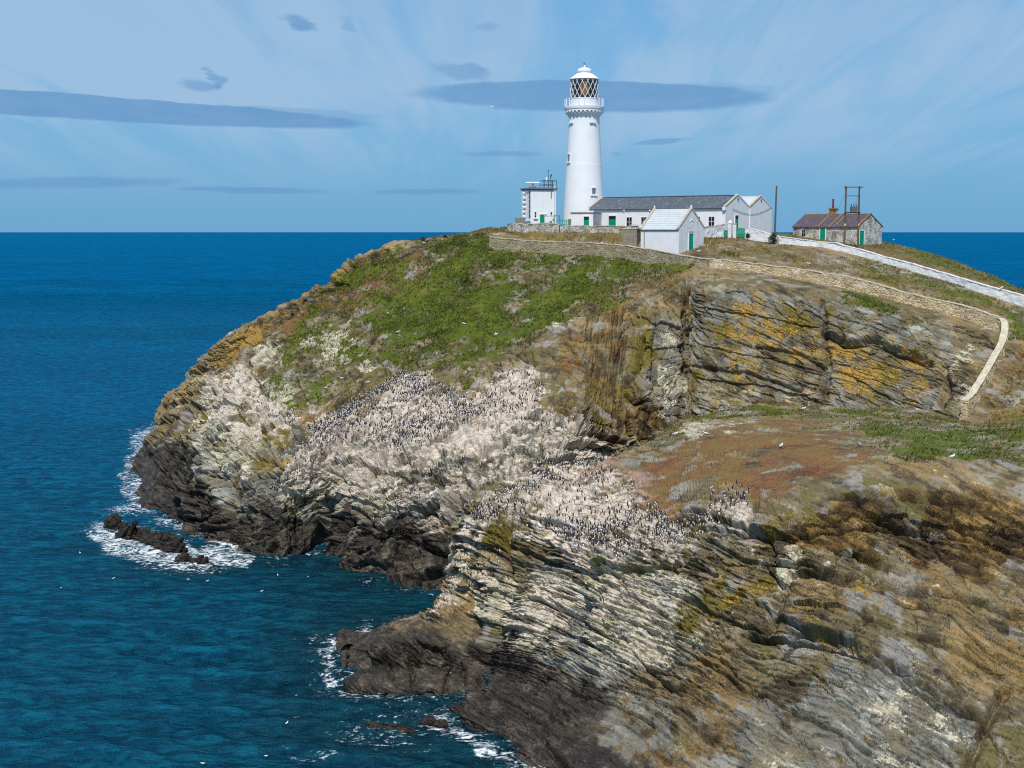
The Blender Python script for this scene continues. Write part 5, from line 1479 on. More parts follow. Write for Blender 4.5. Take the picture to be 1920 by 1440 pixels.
v_.build('weather_vane', MIRON, rf)


def tower_window(px, py_top, py_bot, r, wd, blind):
    a = math.atan2(-1, (px - 1093) / 33.0 * 1.0) if False else None
    s_ = max(-0.97, min(0.97, (px - 1093.2) * 0.1 / r))
    ang = math.asin(s_)
    z0, z1 = hz(py_bot), hz(py_top)
    T = Matrix.Rotation(ang, 4, 'Z')
    w_ = MB().box(-wd / 2 - 0.12, wd / 2 + 0.12, -0.06, 0.3, z0, z1 + 0.12).build('window', MTOW, LH)
    w_.matrix_local = T @ Matrix.Translation((0, -r, 0))
    if blind:
        MB().box(-wd / 2, wd / 2, -0.075, -0.03, z0 + 0.08, z1).build('filler_panel', MFRAME, w_)
    else:
        for sgn in (-1, 1):
            MB().box(sgn * wd / 4 - wd / 4 + 0.06, sgn * wd / 4 + wd / 4 - 0.06, -0.085, -0.03, z0 + 0.1, z1).build('pane', MGLASS, w_)
    MB().box(-wd / 2 - 0.12, wd / 2 + 0.12, -0.17, 0.3, z1 + 0.121, z1 + 0.26).build('hood', MTOW, w_)
    MB().box(-wd / 2 - 0.30, wd / 2 + 0.30, -0.26, 0.3, z0 - 0.24, z0 - 0.003).build('sill', MTOW, w_)


tower_window(1110, 354, 365, 3.58, 0.78, False)
tower_window(1107.5, 219.5, 229.5, 2.90, 0.8, True)
tower_window(1068.2, 219.5, 229.5, 2.90, 0.8, True)
tower_window(1064.6, 290.5, 303.5, 3.24, 0.62, False)

# ------------------------------------------------------------------ keepers' houses: two long ranges under one M-shaped gable
ROT = math.radians(-36)
KH = empty('keepers_house', (14.26, 241.0, 40.3), ROT)
tag(KH, 'long low white house with grey slate roof right of the lighthouse', 'house')
L_, D_, EV, RG = 28.25, 18.9, 3.9, 6.0
MB().prism([(0, -1.2), (0, EV), (D_ / 4, RG - 0.12), (D_ / 2, EV), (D_ * 3 / 4, RG - 0.12), (D_, EV), (D_, -1.2)], 'x', 0, L_).build('wall', MWG, KH)
wf = MB().box(0.003, L_ - 0.003, -0.05, -0.001, -1.2, EV).build('front_wall', MW, KH)
for i, (y0, mt) in enumerate(((0, MSLATE), (D_ / 2, MROOFW))):
    rr_ = MB()
    sl = (RG - EV) / (D_ / 4)
    for sgn in (0, 1):
        ya, yb = (y0 - 0.28, y0 + D_ / 4) if sgn == 0 else (y0 + D_ / 2 + (0.28 if i else -0.02), y0 + D_ / 4)
        za = EV - sl * 0.28 + 0.04 if not (sgn == 1 and i == 0) else EV + 0.05
        rr_.prism([(ya, za), (yb, RG + 0.04), (yb, RG - 0.10), (ya, za - 0.14)], 'x', 0.30, L_ - 0.30)
    rf2 = rr_.build('roof', mt, KH)
    MB().prism([(y0 + D_ / 4 - 0.18, RG + 0.02), (y0 + D_ / 4, RG + 0.14), (y0 + D_ / 4 + 0.18, RG + 0.02)], 'x', 0.3, L_ - 0.3).build('ridge_tile', MIRON if i == 0 else MROOFW, rf2)
for xa in (-0.06, L_ - 0.36):
    for y0 in (0, D_ / 2):
        for sgn in (-1, 1):
            yc = y0 + D_ / 4
            ya = yc + sgn * (D_ / 4 + (0.15 if (y0 == 0 and sgn < 0) or (y0 > 0 and sgn > 0) else -0.10))
            za = RG - (abs(ya - yc)) * sl
            MB().prism([(ya, za + 0.05), (yc, RG + 0.05), (yc, RG + 0.30), (ya, za + 0.30)], 'x', xa, xa + 0.42).build('gable_coping', MCOPE if sgn < 0 else MWG, KH)
for xa in (-0.08, L_ - 0.42):
    MB().box(xa, xa + 0.5, -0.45, 0.15, EV - 0.55, EV + 0.05).build('kneeler_stone', MW, KH)
gt = MB().box(0.4, L_ - 0.4, -0.40, -0.27, EV - 0.17, EV - 0.05).build('gutter', MGREY, KH)
MB().box(0.02, L_ - 0.02, -0.12, -0.05, EV - 0.62, EV - 0.50).build('string_course', MFRAME, KH)
for xx in (7.9, 13.3, 19.2):
    MB().tube((xx, -0.14, EV - 0.62), (xx, -0.14, -0.5), 0.06, 8).build('downpipe', MFRAME, KH)
    MB().box(xx - 0.18, xx + 0.18, -0.30, -0.06, EV - 0.52, EV - 0.18).build('rain_hopper', MFRAME, KH)
for xx in (2.1, 8.9, 12.0, 14.9, 22.8, 25.6):
    sash(KH, MFRAME, xx, 0.55, 1.15, 1.75, -0.05, mull=1)
door(KH, 5.3, 0.05, 1.55, 2.5, -0.05, fan=True)
# the gable end on the right
ge = empty('gable_end', (L_, 0, 0), math.pi / 2)
ge.parent = KH
door(ge, 4.3, -0.1, 1.35, 2.6, -0.002, fan=True)
MB().tube((9.45, -0.10, EV - 0.2), (9.45, -0.10, -0.8), 0.09, 8).build('downpipe', MFRAME, ge)
for yy in (D_ / 4, D_ * 3 / 4):
    vn = MB()
    vn.box(yy - 0.28, yy + 0.28, -0.09, -0.002, RG - 0.62, RG - 0.45)
    vn.box(yy - 0.07, yy + 0.07, -0.09, -0.002, RG - 1.05, RG - 0.622)
    vn.build('gable_vent', MGREY, ge)
wr = MB()
pts = [(2.6 + 16.0 * i / 16, EV - 0.25 - 1.1 * math.sin(math.pi * i / 16) + 0.5 * i / 16) for i in range(17)]
for (a0, z0), (a1, z1) in zip(pts[:-1], pts[1:]):
    wr.tube((a0, -0.06, z0), (a1, -0.06, z1), 0.025, 5)
wr.build('cable', MIRON, ge)

# flat-roofed porch block at the foot of the tower
PB = empty('porch_block', (10.55, 232.3, 40.3), math.radians(-14))
tag(PB, 'low flat-roofed white block with green door at the lighthouse foot', 'porch')
MB().box(0, 4.1, 0, 14, -1, 2.95).build('wall', MW, PB)
MB().box(-0.12, 4.22, -0.12, 14, 2.953, 3.12).build('roof', MGREY, PB)
MB().box(-0.10, 4.2, -0.10, 0.0, 3.122, 3.40).build('parapet', MW, PB)
door(PB, 2.9, 0.0, 0.95, 2.35, -0.002, fan=True)

# ------------------------------------------------------------------ fog-signal and radar block
RD = empty('radar_building', (*at(995, 416, 222)[:2], 40.6), math.radians(18))
tag(RD, 'square white flat-roofed block with radar scanner left of the lighthouse', 'building')
ht_ = 6.65
MB().box(0, 4.6, 0, 4.6, -1.2, ht_).build('wall', MWG, RD)
MB().box(-0.28, 4.88, -0.28, 4.88, ht_ + 0.003, ht_ + 0.22).build('roof', MGREY, RD)
MB().box(-0.16, 4.76, -0.16, 4.76, ht_ - 0.20, ht_).build('fascia', MGREY, RD)
for k in range(6):
    MB().box(-0.045, -0.002, 0.25, 0.85, 1.75 + k * 0.80, 2.38 + k * 0.80).build('window', MGLASS, RD)
    if k < 6:
        V = MB()
        V.tube((-0.02, 2.8, 1.95 + k * 0.80), (-0.62, 2.8, 1.95 + k * 0.80), 0.16, 14, 0.40)
        V.build('fog_horn', MFRAME, RD, True)
MB().box(-0.14, -0.003, 0.0, 4.6, 1.15, 1.32).build('ledge', MFRAME, RD)
for xx in (0.85, 3.75):
    sash(RD, MFRAME, xx, 1.75, 0.34, 1.0, -0.002, mull=0)
door(RD, 2.3, -0.4, 1.3, 2.7, -0.002)
ld = MB()
for sx in (4.22, 4.52):
    ld.tube((sx, -0.20, 0.4), (sx, -0.20, ht_ + 0.9), 0.035, 5)
for k in range(22):
    ld.tube((4.22, -0.20, 0.6 + k * 0.3), (4.52, -0.20, 0.6 + k * 0.3), 0.022, 5)
ld.build('ladder', MFRAME, RD)
MB().prism([(3.62, 5.1), (3.82, 4.95), (3.92, 6.3), (3.70, 6.25)], 'y', -0.012, -0.002).build('rust_streak', MRUST, RD)
rl_ = MB()
x0, x1, y0, y1 = 2.5, 4.75, 0.1, 2.4
for (a, b_) in (((x0, y0), (x1, y0)), ((x1, y0), (x1, y1)), ((x1, y1), (x0, y1)), ((x0, y1), (x0, y0))):
    for zz in (0.75, 1.45):
        rl_.tube((*a, ht_ + zz), (*b_, ht_ + zz), 0.045, 6)
for xx in (x0, x0 + 0.75, x0 + 1.5, x1):
    for yy in (y0, y1):
        rl_.tube((xx, yy, ht_ + 0.2), (xx, yy, ht_ + 1.45), 0.045, 6)
rl_.build('roof_railing', MIRON, RD)
rd = MB().lathe([(0.62, ht_ + 0.22), (0.62, ht_ + 0.40), (0.35, ht_ + 0.46), (0.22, ht_ + 0.62), (0.20, ht_ + 1.0)], 16).build('radar_pedestal', MGREY, RD, True)
rd.location = (0.9, 1.5, 0)
sc_o = MB().box(-1.25, 1.25, -0.13, 0.13, ht_ + 1.0, ht_ + 1.24).build('radar_scanner', MFRAME, RD, bevel=0.05)
sc_o.location = (0.9, 1.5, 0); sc_o.rotation_euler = (0, 0, math.radians(-18))
dm = MB().lathe([(0.10, ht_ + 1.35), (0.15, ht_ + 1.5), (0.15, ht_ + 1.85), (0.09, ht_ + 2.05), (0.01, ht_ + 2.1)], 12).build('aerial_dome', MFRAME, RD, True)
dm.location = (3.2, 0.9, 0)
mk = MB().tube((3.75, 1.6, ht_ + 0.2), (3.75, 1.6, ht_ + 3.4), 0.04, 6)
mk.tube((3.45, 1.6, ht_ + 3.3), (4.05, 1.6, ht_ + 3.3), 0.03, 5)
mk.tube((3.75, 1.45, ht_ + 3.0), (3.75, 1.75, ht_ + 3.0), 0.03, 5)
mk.build('weather_mast', MIRON, RD)
mk = MB().tube((4.35, 1.9, ht_ + 0.2), (4.35, 1.9, ht_ + 2.6), 0.045, 6)
mk.prism([(4.25, ht_ + 2.0), (4.58, ht_ + 2.55), (4.35, ht_ + 2.62), (4.22, ht_ + 2.3)], 'y', 1.85, 1.95)
mk.build('anemometer_mast', MIRON, RD)
nb = MB().box(0.2, 0.72, -0.03, -0.003, -0.35, 0.10).build('notice_board', MORANGE, RD)
MB().prism([(1.0, -0.55), (1.36, -0.55), (1.26, 0.12), (1.08, 0.12)], 'y', -0.03, -0.003).build('warning_sign', MORANGE, RD)

# ------------------------------------------------------------------ small white store below the houses
ST = empty('store_house', (25.66, 198.0, 36.2), math.radians(-45))
tag(ST, 'small white gabled store with green door inside the boundary wall', 'store')
SL, SD, SE, SR = 7.5, 6.3, 4.35, 7.25
MB().prism([(0, -1.5), (0, SE), (SD / 2, SR - 0.1), (SD, SE), (SD, -1.5)], 'x', -SL, 0).build('wall', MWD, ST)
MB().box(-SL + 0.002, -0.002, -0.05, -0.001, -1.5, SE - 0.25).build('front_wall', MW, ST)
slp = (SR - SE) / (SD / 2)
r_ = MB()
for sgn in (0, 1):
    ya = -0.25 if sgn == 0 else SD + 0.25
    za = SE - slp * 0.25
    r_.prism([(ya, za + 0.05), (SD / 2, SR + 0.05), (SD / 2, SR - 0.09), (ya, za - 0.09)], 'x', -SL + 0.3, -0.30)
rfs = r_.build('roof', MROOFW, ST)
for k in range(9):
    f_ = (k + 0.5) / 9
    ya = -0.25 + (SD / 2 + 0.25) * f_
    za = SE - slp * 0.25 + (SR - SE + slp * 0.25) * f_ + 0.055
    MB().prism([(ya - 0.02, za), (ya + 0.10, za + 0.10 * slp), (ya + 0.10, za + 0.10 * slp + 0.02), (ya - 0.02, za + 0.02)], 'x', -SL + 0.32, -0.32).build('slate_course', MROOFW, rfs)
for xa in (-SL - 0.08, -0.34):
    for sgn in (0, 1):
        ya = -0.28 if sgn == 0 else SD + 0.20
        za = SR - abs(ya - SD / 2) * slp
        MB().prism([(ya, za + 0.02), (SD / 2, SR + 0.02), (SD / 2, SR + 0.30), (ya, za + 0.30)], 'x', xa, xa + 0.42).build('gable_coping', MCOPE, ST)
    MB().lathe([(0.10, SR + 0.25), (0.14, SR + 0.4), (0.10, SR + 0.55), (0.03, SR + 0.62)], 10).build('finial', MFRAME, ST, True).location = (xa + 0.2, SD / 2, 0)
MB().box(-SL + 0.1, -0.1, -0.17, -0.055, SE - 0.42, SE - 0.26).build('gutter', MGREY, ST)
MB().tube((-SL + 0.75, -0.12, SE - 0.42), (-SL + 0.75, -0.12, -0.8), 0.06, 8).build('downpipe', MGREY, ST)
sg = empty('gable_front', (0, 0, 0), math.pi / 2)
sg.parent = ST
door(sg, 3.0, 0.75, 1.15, 2.75, -0.002)
MB().box(2.35, 3.65, -0.14, -0.003, 3.70, 3.86).build('lintel', MCOPE, sg)
vv = MB()
for s_ in (-1, 1):
    vv.prism([(3.15, 5.75), (3.15 + s_ * 0.42, 5.42), (3.15 + s_ * 0.42, 5.30), (3.15, 5.60)], 'y', -0.08, -0.003)
vv.build('vent_hood', MFRAME, sg)
# green rails in front of it
RL = empty('door_railing', (0, 0, 0))
tag(RL, 'mint green railing with white bars before the small store', 'railing')
pp = [at(1275.5, 466, 199.5), at(1315, 465, 202.5), at(1331.5, 465.5, 203)]
for k, p in enumerate(pp):
    MB().tube((p[0], p[1], p[2] - 0.5), (p[0], p[1], p[2] + 1.15), 0.075, 8).build('post', MMINT, RL, True)
for a, b_ in zip(pp[:-1], pp[1:]):
    MB().tube((a[0], a[1], a[2] + 0.42), (b_[0], b_[1], b_[2] + 0.42), 0.06, 6).build('rail', MFRAME, RL)

# ------------------------------------------------------------------ old stone cottage on the right
CT = empty('stone_cottage', (62.25, 232.0, 37.3), math.radians(-50))
tag(CT, 'flaking whitewashed stone cottage with purple slate roof and green doors', 'cottage')
CL, CD, CE, CRG = 14.4, 7.5, 3.65, 5.9
MB().prism([(0, -1.5), (0, CE), (CD / 2, CRG - 0.1), (CD, CE), (CD, -1.5)], 'x', -CL, 0).build('wall', MCOT, CT)
cs = (CRG - CE) / (CD / 2)
r_ = MB()
for sgn in (0, 1):
    ya = -0.22 if sgn == 0 else CD + 0.22
    za = CE - cs * 0.22
    r_.prism([(ya, za + 0.06), (CD / 2, CRG + 0.05), (CD / 2, CRG - 0.09), (ya, za - 0.08)], 'x', -CL - 0.15, 0.10)
rfc = r_.build('roof', MPURP, CT)
for xx, wd in ((-8.9, 0.28), (-6.3, 0.26), (-5.2, 0.22), (-0.15, 0.30)):
    MB().prism([(-0.23, CE - cs * 0.23 + 0.065), (CD / 2, CRG + 0.055), (CD / 2, CRG + 0.10), (-0.23, CE - cs * 0.23 + 0.11)], 'x', xx, xx + wd).build('cement_fillet', MBRICK, rfc)
MB().prism([(CD / 2 - 0.22, CRG - 0.02), (CD / 2, CRG + 0.16), (CD / 2 + 0.22, CRG - 0.02)], 'x', -CL - 0.15, 0.10).build('ridge_tile', MBRICK, rfc)
ch = MB().box(-8.75, -7.75, CD / 2 - 0.45, CD / 2 + 0.45, CRG - 0.6, CRG + 0.85)
ch.box(-8.88, -7.62, CD / 2 - 0.58, CD / 2 + 0.58, CRG + 0.853, CRG + 1.10)
cho = ch.build('chimney', MBRICK, rfc)
MB().lathe([(0.24, CRG + 1.1), (0.19, CRG + 1.6), (0.17, CRG + 2.6), (0.22, CRG + 2.65), (0.22, CRG + 2.8)], 14).build('chimney_pot', MPOT, rfc, True).location = (-8.25, CD / 2, 0)
sash(CT, MCOT, -11.9, 1.75, 0.85, 1.35, -0.03, mull=1)
door(CT, -7.6, 0.85, 1.15, 2.55, -0.002)
MB().box(-5.6, -4.6, -0.03, -0.003, 1.5, 2.7).build('blocked_window', MCONC, CT)
cg = empty('gable_front', (0, 0, 0), math.pi / 2)
cg.parent = CT
door(cg, 1.15, 0.1, 1.35, 2.75, -0.002)
# ------------------------------------------------------------------ walls
def wall_run(name, parent, run, thick, mat, seed, ends=True, rag=0.10, topmat=None):
    """masonry following the ground: run = [(px, py of the top, Y, height)]"""
    P = np.array([at(px, py, Y) for px, py, Y, h in run])
    H = np.array([r[3] for r in run])
    seg = np.concatenate([[0], np.cumsum(np.linalg.norm(np.diff(P[:, :2], axis=0), axis=1))])
    n = max(4, int(seg[-1] / 0.35))
    u = np.linspace(0, seg[-1], n)
    C_ = np.stack([np.interp(u, seg, P[:, k]) for k in range(3)], 1)
    h = np.interp(u, seg, H)
    tg = np.gradient(C_[:, :2], axis=0)
    tg /= np.linalg.norm(tg, axis=1, keepdims=True)
    nr = np.stack([tg[:, 1], -tg[:, 0]], 1)         # towards the viewer for a run that goes right
    lv = 9
    rows = []
    for side in (1, -1):
        for k in range(lv):
            f = k / (lv - 1)
            z = C_[:, 2] - h * (1 - f)
            off = side * (thick / 2 + 0.10 * (1 - f))
            q = np.stack([C_[:, 0] + nr[:, 0] * off, C_[:, 1] + nr[:, 1] * off, z], 1)
            d = fbm(q * 1.3, 3, seed, 0.6) * rag * 1.6
            q[:, :2] += nr * (side * d)[:, None]
            q[:, 2] += fbm(q * np.array([0.9, 0.9, 0.0]) + 5, 3, seed + 3, 0.6) * rag * (1.3 if k == lv - 1 else 0.3)
            rows.append(q)
    order = list(range(lv)) + list(range(2 * lv - 1, lv - 1, -1))
    V = np.concatenate([rows[i] for i in order])
    m_ = len(order)
    F = []
    for k in range(m_):
        k2 = (k + 1) % m_
        a = k * n + np.arange(n - 1); b_ = k2 * n + np.arange(n - 1)
        F.append(np.stack([a, a + 1, b_ + 1, b_], 1))
    F = np.concatenate(F)
    caps = []
    for e in (0, n - 1):
        for k in range(lv - 1):
            q = [k * n + e, (k + 1) * n + e, (m_ - 2 - k) * n + e, (m_ - 1 - k) * n + e]
            caps.append(q)
    F = np.concatenate([F, np.array(caps)])
    o = np_mesh(name, V, F, [mat], smooth=False, parent=parent)
    # capping course
    cv = []
    for sgn, zz in ((1, 0.0), (1, 0.11), (-1, 0.11), (-1, 0.0)):
        off = sgn * (thick / 2 + 0.05)
        q = np.stack([C_[:, 0] + nr[:, 0] * off, C_[:, 1] + nr[:, 1] * off, C_[:, 2] + zz + 0.01], 1)
        q[:, 2] += fbm(np.stack([C_[:, 0], C_[:, 1], C_[:, 2] * 0], 1) * 0.9 + 5, 3, seed + 3, 0.6) * rag * 1.3
        cv.append(q)
    V2 = np.concatenate(cv)
    F2 = np.concatenate([np.stack([k * n + np.arange(n - 1), k * n + 1 + np.arange(n - 1), ((k + 1) % 4) * n + 1 + np.arange(n - 1), ((k + 1) % 4) * n + np.arange(n - 1)], 1) for k in range(4)])
    F2 = np.concatenate([F2, [[0, n, 2 * n, 3 * n], [n - 1, 2 * n - 1, 3 * n - 1, 4 * n - 1]]])
    np_mesh('coping', V2, F2, [topmat or MCOPE_W], smooth=False, parent=o)
    return o


BW = empty('boundary_wall', (0, 0, 0))
tag(BW, 'long grey to ochre stone boundary wall along the cliff top', 'wall')
wall_run('wall_section', BW, [(918, 444, 206.5, 1.9), (935, 447, 206.2, 1.9), (1000, 452.5, 204.5, 2.0), (1100, 456, 202, 2.3), (1165, 460, 199.3, 2.3), (1205, 466, 196.4, 2.7),
                              (1240, 472, 194.5, 2.5), (1290, 481, 190.5, 2.0), (1330, 486.5, 188, 2.0)], 0.55, MWALL_OUT, 11)
wall_run('wall_section', BW, [(1331, 485.2, 187.9, 2.4), (1400, 492.5, 185, 2.5), (1500, 505, 181, 2.5), (1580, 517.5, 177.5, 2.5), (1650, 535, 174.5, 2.5), (1700, 549.5, 172, 2.5), (1800, 572, 167.5, 2.5),
                              (1840, 583.5, 165.3, 2.5), (1876, 596, 163.4, 2.6)], 0.55, MWALL_OCH, 23)
wall_run('wall_section', BW, [(1873, 597.5, 163.6, 2.4), (1880, 599.5, 163.0, 2.4), (1884, 606, 162.3, 2.5), (1884, 620, 161.5, 2.6), (1879, 642, 159.9, 2.7), (1863, 671, 156.7, 2.7), (1844, 705, 153.2, 2.6), (1823, 738, 149.8, 2.5), (1808, 753, 147.6, 2.5)], 0.75, MWALL_OCH, 31, rag=0.14)
YW = empty('courtyard_wall', (0, 0, 0))
tag(YW, 'patchy whitewashed rubble wall below the lighthouse and long house', 'wall')
wall_run('wall_section', YW, [(954, 421, 217, 2.4), (960, 419, 216, 2.6), (985, 421.5, 213.6, 2.8), (1010, 420, 212.8, 2.9), (1030, 417.5, 212.4, 3.1), (1045, 420.5, 212.2, 3.0), (1049, 423.5, 212.1, 2.9)], 0.6, MWALL_IN, 41)
wall_run('wall_section', YW, [(1050, 424, 212.0, 2.8), (1100, 424, 212, 2.8), (1160, 424.5, 211.5, 2.8), (1197, 424, 211, 2.8)], 0.55, MWALL_IN, 43)
YW2 = empty('yard_wall', (0, 0, 0))
tag(YW2, 'short grey-white wall between the small store and the gate', 'wall')
wall_run('wall_section', YW2, [(1308, 427.5, 211.5, 2.2), (1335, 424.5, 214, 2.2), (1357, 421, 216, 2.2)], 0.5, MWALL_W, 47)
WW = empty('white_wall', (0, 0, 0))
tag(WW, 'long whitewashed wall winding down the hill to the right edge', 'wall')
wall_run('wall_section', WW, [(1397, 429.5, 214.6, 1.9), (1405, 428.5, 214.2, 2.0), (1460, 443, 211, 1.9), (1530, 453, 208, 1.8), (1565, 456, 206, 1.8), (1600, 465, 203.5, 1.8), (1650, 479, 200, 1.8), (1700, 492, 196.5, 1.8),
                              (1750, 507, 193, 1.8), (1800, 521, 189.5, 1.8), (1860, 539, 185, 1.8), (1925, 557, 181, 1.8), (2000, 582, 176, 1.8), (2200, 640, 165, 1.8)], 0.6, MWALL_W, 53, rag=0.09, topmat=MWALL_W)

# squat block against the store
p = at(1166, 456, 205.5)
CB = empty('concrete_block', (p[0], p[1], p[2] - 0.5), math.radians(-20))
tag(CB, 'plain grey-brown square tank left of the small white store', 'tank')
MB().box(0, 2.45, 0, 2.2, -0.6, 2.72).build('tank_body', MCONC, CB, bevel=0.05)
MB().box(-0.06, 2.51, -0.06, 2.26, 2.723, 2.84).build('lid', MCOPE_W, CB, bevel=0.03)

# gate pillars and gates by the white wall
for (px_, py0, py1, Yp, wdt, lab) in ((1368.5, 419, 442, 214.6, 0.62, 'white round-capped gate pillar left of the green gate'), (1377.5, 420, 442, 214.2, 0.55, 'white flat-capped gate pillar touching the green gate')):
    p = at(px_, py1, Yp); q = at(px_, py0, Yp)
    hh = q[2] - p[2]
    g_ = empty('gate_pillar', tuple(p), math.radians(-20))
    tag(g_, lab, 'pillar', 'pillars of the green gate')
    MB().box(-wdt / 2, wdt / 2, -wdt / 2, wdt / 2, -0.8, hh).build('shaft', MWALL_W, g_, bevel=0.03)
    MB().box(-wdt / 2 - 0.07, wdt / 2 + 0.07, -wdt / 2 - 0.07, wdt / 2 + 0.07, hh + 0.003, hh + 0.13).build('cap', MCOPE if px_ > 1372 else MFRAME, g_)
    if px_ < 1372:
        MB().lathe([(wdt / 2, hh + 0.133), (wdt * 0.45, hh + 0.3), (wdt * 0.3, hh + 0.45), (0.03, hh + 0.55)], 14).build('dome', MFRAME, g_, True)


def plank_gate(p, q, hgt, label, n, mat, cat='gate'):
    g_ = empty('plank_gate', tuple(p))
    tag(g_, label, cat)
    d = np.array(q) - np.array(p)
    L2 = math.hypot(d[0], d[1])
    ang = math.atan2(d[1], d[0])
    g_.rotation_euler = (0, 0, ang)
    for i in range(n):
        MB().box(i * L2 / n + 0.015, (i + 1) * L2 / n - 0.015, -0.03, 0.03, 0.03 + d[2] * i / n, hgt + d[2] * i / n).build('plank', mat, g_)
    for zz in (0.25, hgt - 0.3):
        MB().box(0.0, L2, 0.032, 0.08, zz, zz + 0.12).build('ledge_bar', mat, g_)


plank_gate(at(1380.5, 443, 214), at(1396.5, 445, 213.6), 1.45, 'green plank gate between pillar and white wall', 9, MGREEN)
plank_gate(at(1356.5, 441, 215.4), at(1365.5, 441, 215), 0.85, 'low green plank hatch at the house corner left of the pillars', 5, MGREEN, 'hatch')

# turquoise scroll gate by the radar block
p, q = at(1046, 424, 214.5), at(1066, 424, 215.5)
SG = empty('scroll_gate', tuple(p), math.atan2(q[1] - p[1], q[0] - p[0]))
tag(SG, 'turquoise iron gate with pale scrolls between radar block and tower', 'gate')
Lg = float(np.linalg.norm((q - p)[:2]))
for xx in np.linspace(0, Lg, 6):
    MB().tube((xx, 0, -0.4), (xx, 0, 1.05), 0.05, 6).build('bar', MGREEN, SG)
for zz in (0.15, 0.95):
    MB().box(0, Lg, -0.04, 0.04, zz, zz + 0.09).build('rail', MGREEN, SG)
for k in range(3):
    s_ = MB()
    for i in range(14):
        a0, a1 = 2 * math.pi * i / 14, 2 * math.pi * (i + 1) / 14
        s_.tube((Lg * (0.2 + 0.3 * k) + 0.2 * math.cos(a0), -0.06, 0.58 + 0.28 * math.sin(a0)), (Lg * (0.2 + 0.3 * k) + 0.2 * math.cos(a1), -0.06, 0.58 + 0.28 * math.sin(a1)), 0.04, 5)
    s_.build('scroll', MMINT, SG)
MB().box(Lg + 0.05, Lg + 0.40, -0.2, 0.2, -0.8, 1.2).build('gate_post', MCONC, SG)
# small white cabinet and concrete frame beside it
p = at(1021, 419, 215)
cb = MB().box(0, 1.35, 0, 0.9, -0.6, 1.25)
CBN = empty('meter_cabinet', tuple(p))
tag(CBN, 'small white cabinet in front of the radar block door', 'cabinet')
cb.build('cabinet_body', MW, CBN, bevel=0.03)
MB().box(0.85, 1.25, -0.02, -0.002, 0.12, 0.42).build('hatch', MGREY, CBN)
MB().box(-0.05, 1.40, -0.06, 0.95, 1.253, 1.32).build('lid', MFRAME, CBN)
p = at(1038, 421, 214.6)
AF = empty('concrete_doorway', tuple(p))
tag(AF, 'grey open concrete doorway right of the small white cabinet', 'doorway')
MB().box(0.0, 0.20, 0, 0.2, -0.6, 1.35).build('post', MCONC, AF)
MB().box(0.85, 1.05, 0, 0.2, -0.6, 1.35).build('post', MCONC, AF)
MB().box(-0.03, 1.08, -0.02, 0.22, 1.353, 1.55).build('lintel', MCONC, AF)
# little mint gate on the courtyard wall
p = at(1183, 430, 212.2)
MG = empty('mint_gate', tuple(p))
tag(MG, 'small mint green rail gate above the square tank', 'gate')
for xx in (0, 0.4, 0.8):
    MB().tube((xx, 0, -0.6), (xx, 0, 0.85), 0.06, 6).build('post', MMINT, MG)
MB().box(0, 0.8, -0.04, 0.04, 0.45, 0.62).build('rail', MMINT, MG)
# flat parapet left of the radar block
p = at(966, 419, 219)
LP = empty('parapet_stub', tuple(p), math.radians(10))
tag(LP, 'short grey parapet left of the radar block', 'parapet')
MB().box(0, 1.5, 0, 0.3, -1.2, 1.0).build('parapet_body', MCONC, LP, bevel=0.03)

# ------------------------------------------------------------------ poles
def pole(parent, top, bot, Y, r, name='pole'):
    a, b_ = at(*bot, Y), at(*top, Y)
    a = a + (a - b_) / np.linalg.norm(a - b_) * 1.2
    return MB().tube(tuple(a), tuple(b_), r * 1.12, 10, r * 0.9).build(name, MWOOD, parent, True)


UP = empty('utility_pole', (0, 0, 0))
tag(UP, 'single bare wooden pole between long house and stone cottage', 'pole')
pole(UP, (1456, 350), (1452.8, 436), 222, 0.155, 'pole_shaft')
MB().box(-0.1, 0.1, -0.1, 0.1, 0, 0.12).build('pole_cap', MIRON, UP).location = tuple(at(1456, 350.2, 222))

HP = empty('transformer_poles', (0, 0, 0))
tag(HP, 'pair of wooden poles carrying a grey transformer before the cottage', 'pole')
YH = 221.0
pole(HP, (1586.5, 349), (1583, 462), YH, 0.165)
pole(HP, (1611.5, 349), (1608.5, 466), YH, 0.165)


def beam(px0, px1, py_, th, mat, name, dy=0.0):
    a, b_ = at(px0, py_, YH), at(px1, py_, YH)
    MB().box(a[0], b_[0], YH - 0.28 + dy, YH - 0.17 + dy, a[2] - th / 2, a[2] + th / 2).build(name, mat, HP)


beam(1581.5, 1618, 351, 0.16, MWOOD, 'cross_beam')
beam(1587, 1611, 367.4, 0.13, MWOOD, 'cross_beam')
beam(1583, 1613, 398.4, 0.20, MIRON, 'platform')
a, b_ = at(1593, 397, YH), at(1605.5, 387.5, YH)
tr_ = MB().box(a[0], b_[0], YH - 0.9, YH - 0.15, a[2] + 0.02, b_[2])
for k in range(5):
    xk = a[0] + (b_[0] - a[0]) * (k + 0.5) / 5
    tr_.box(xk - 0.04, xk + 0.04, YH - 1.02, YH - 0.903, a[2] + 0.12, b_[2] - 0.1)
trf = tr_.build('transformer', MTRANS, HP)
for k in range(3):
    xk = a[0] + (b_[0] - a[0]) * (0.12 + 0.38 * k)
    MB().lathe([(0.07, b_[2]), (0.11, b_[2] + 0.1), (0.06, b_[2] + 0.2), (0.10, b_[2] + 0.28), (0.04, b_[2] + 0.45)], 10).build('insulator', MIRON, trf, True).location = (xk, YH - 0.5, 0)
for (q0, q1) in (((1584, 362), (1571, 396)), ((1586, 384.5), (1597, 383)), ((1608, 366), (1604, 384))):
    MB().tube(tuple(at(*q0, YH - 0.3)), tuple(at(*q1, YH - 0.5)), 0.02, 5).build('wire', MIRON, HP)
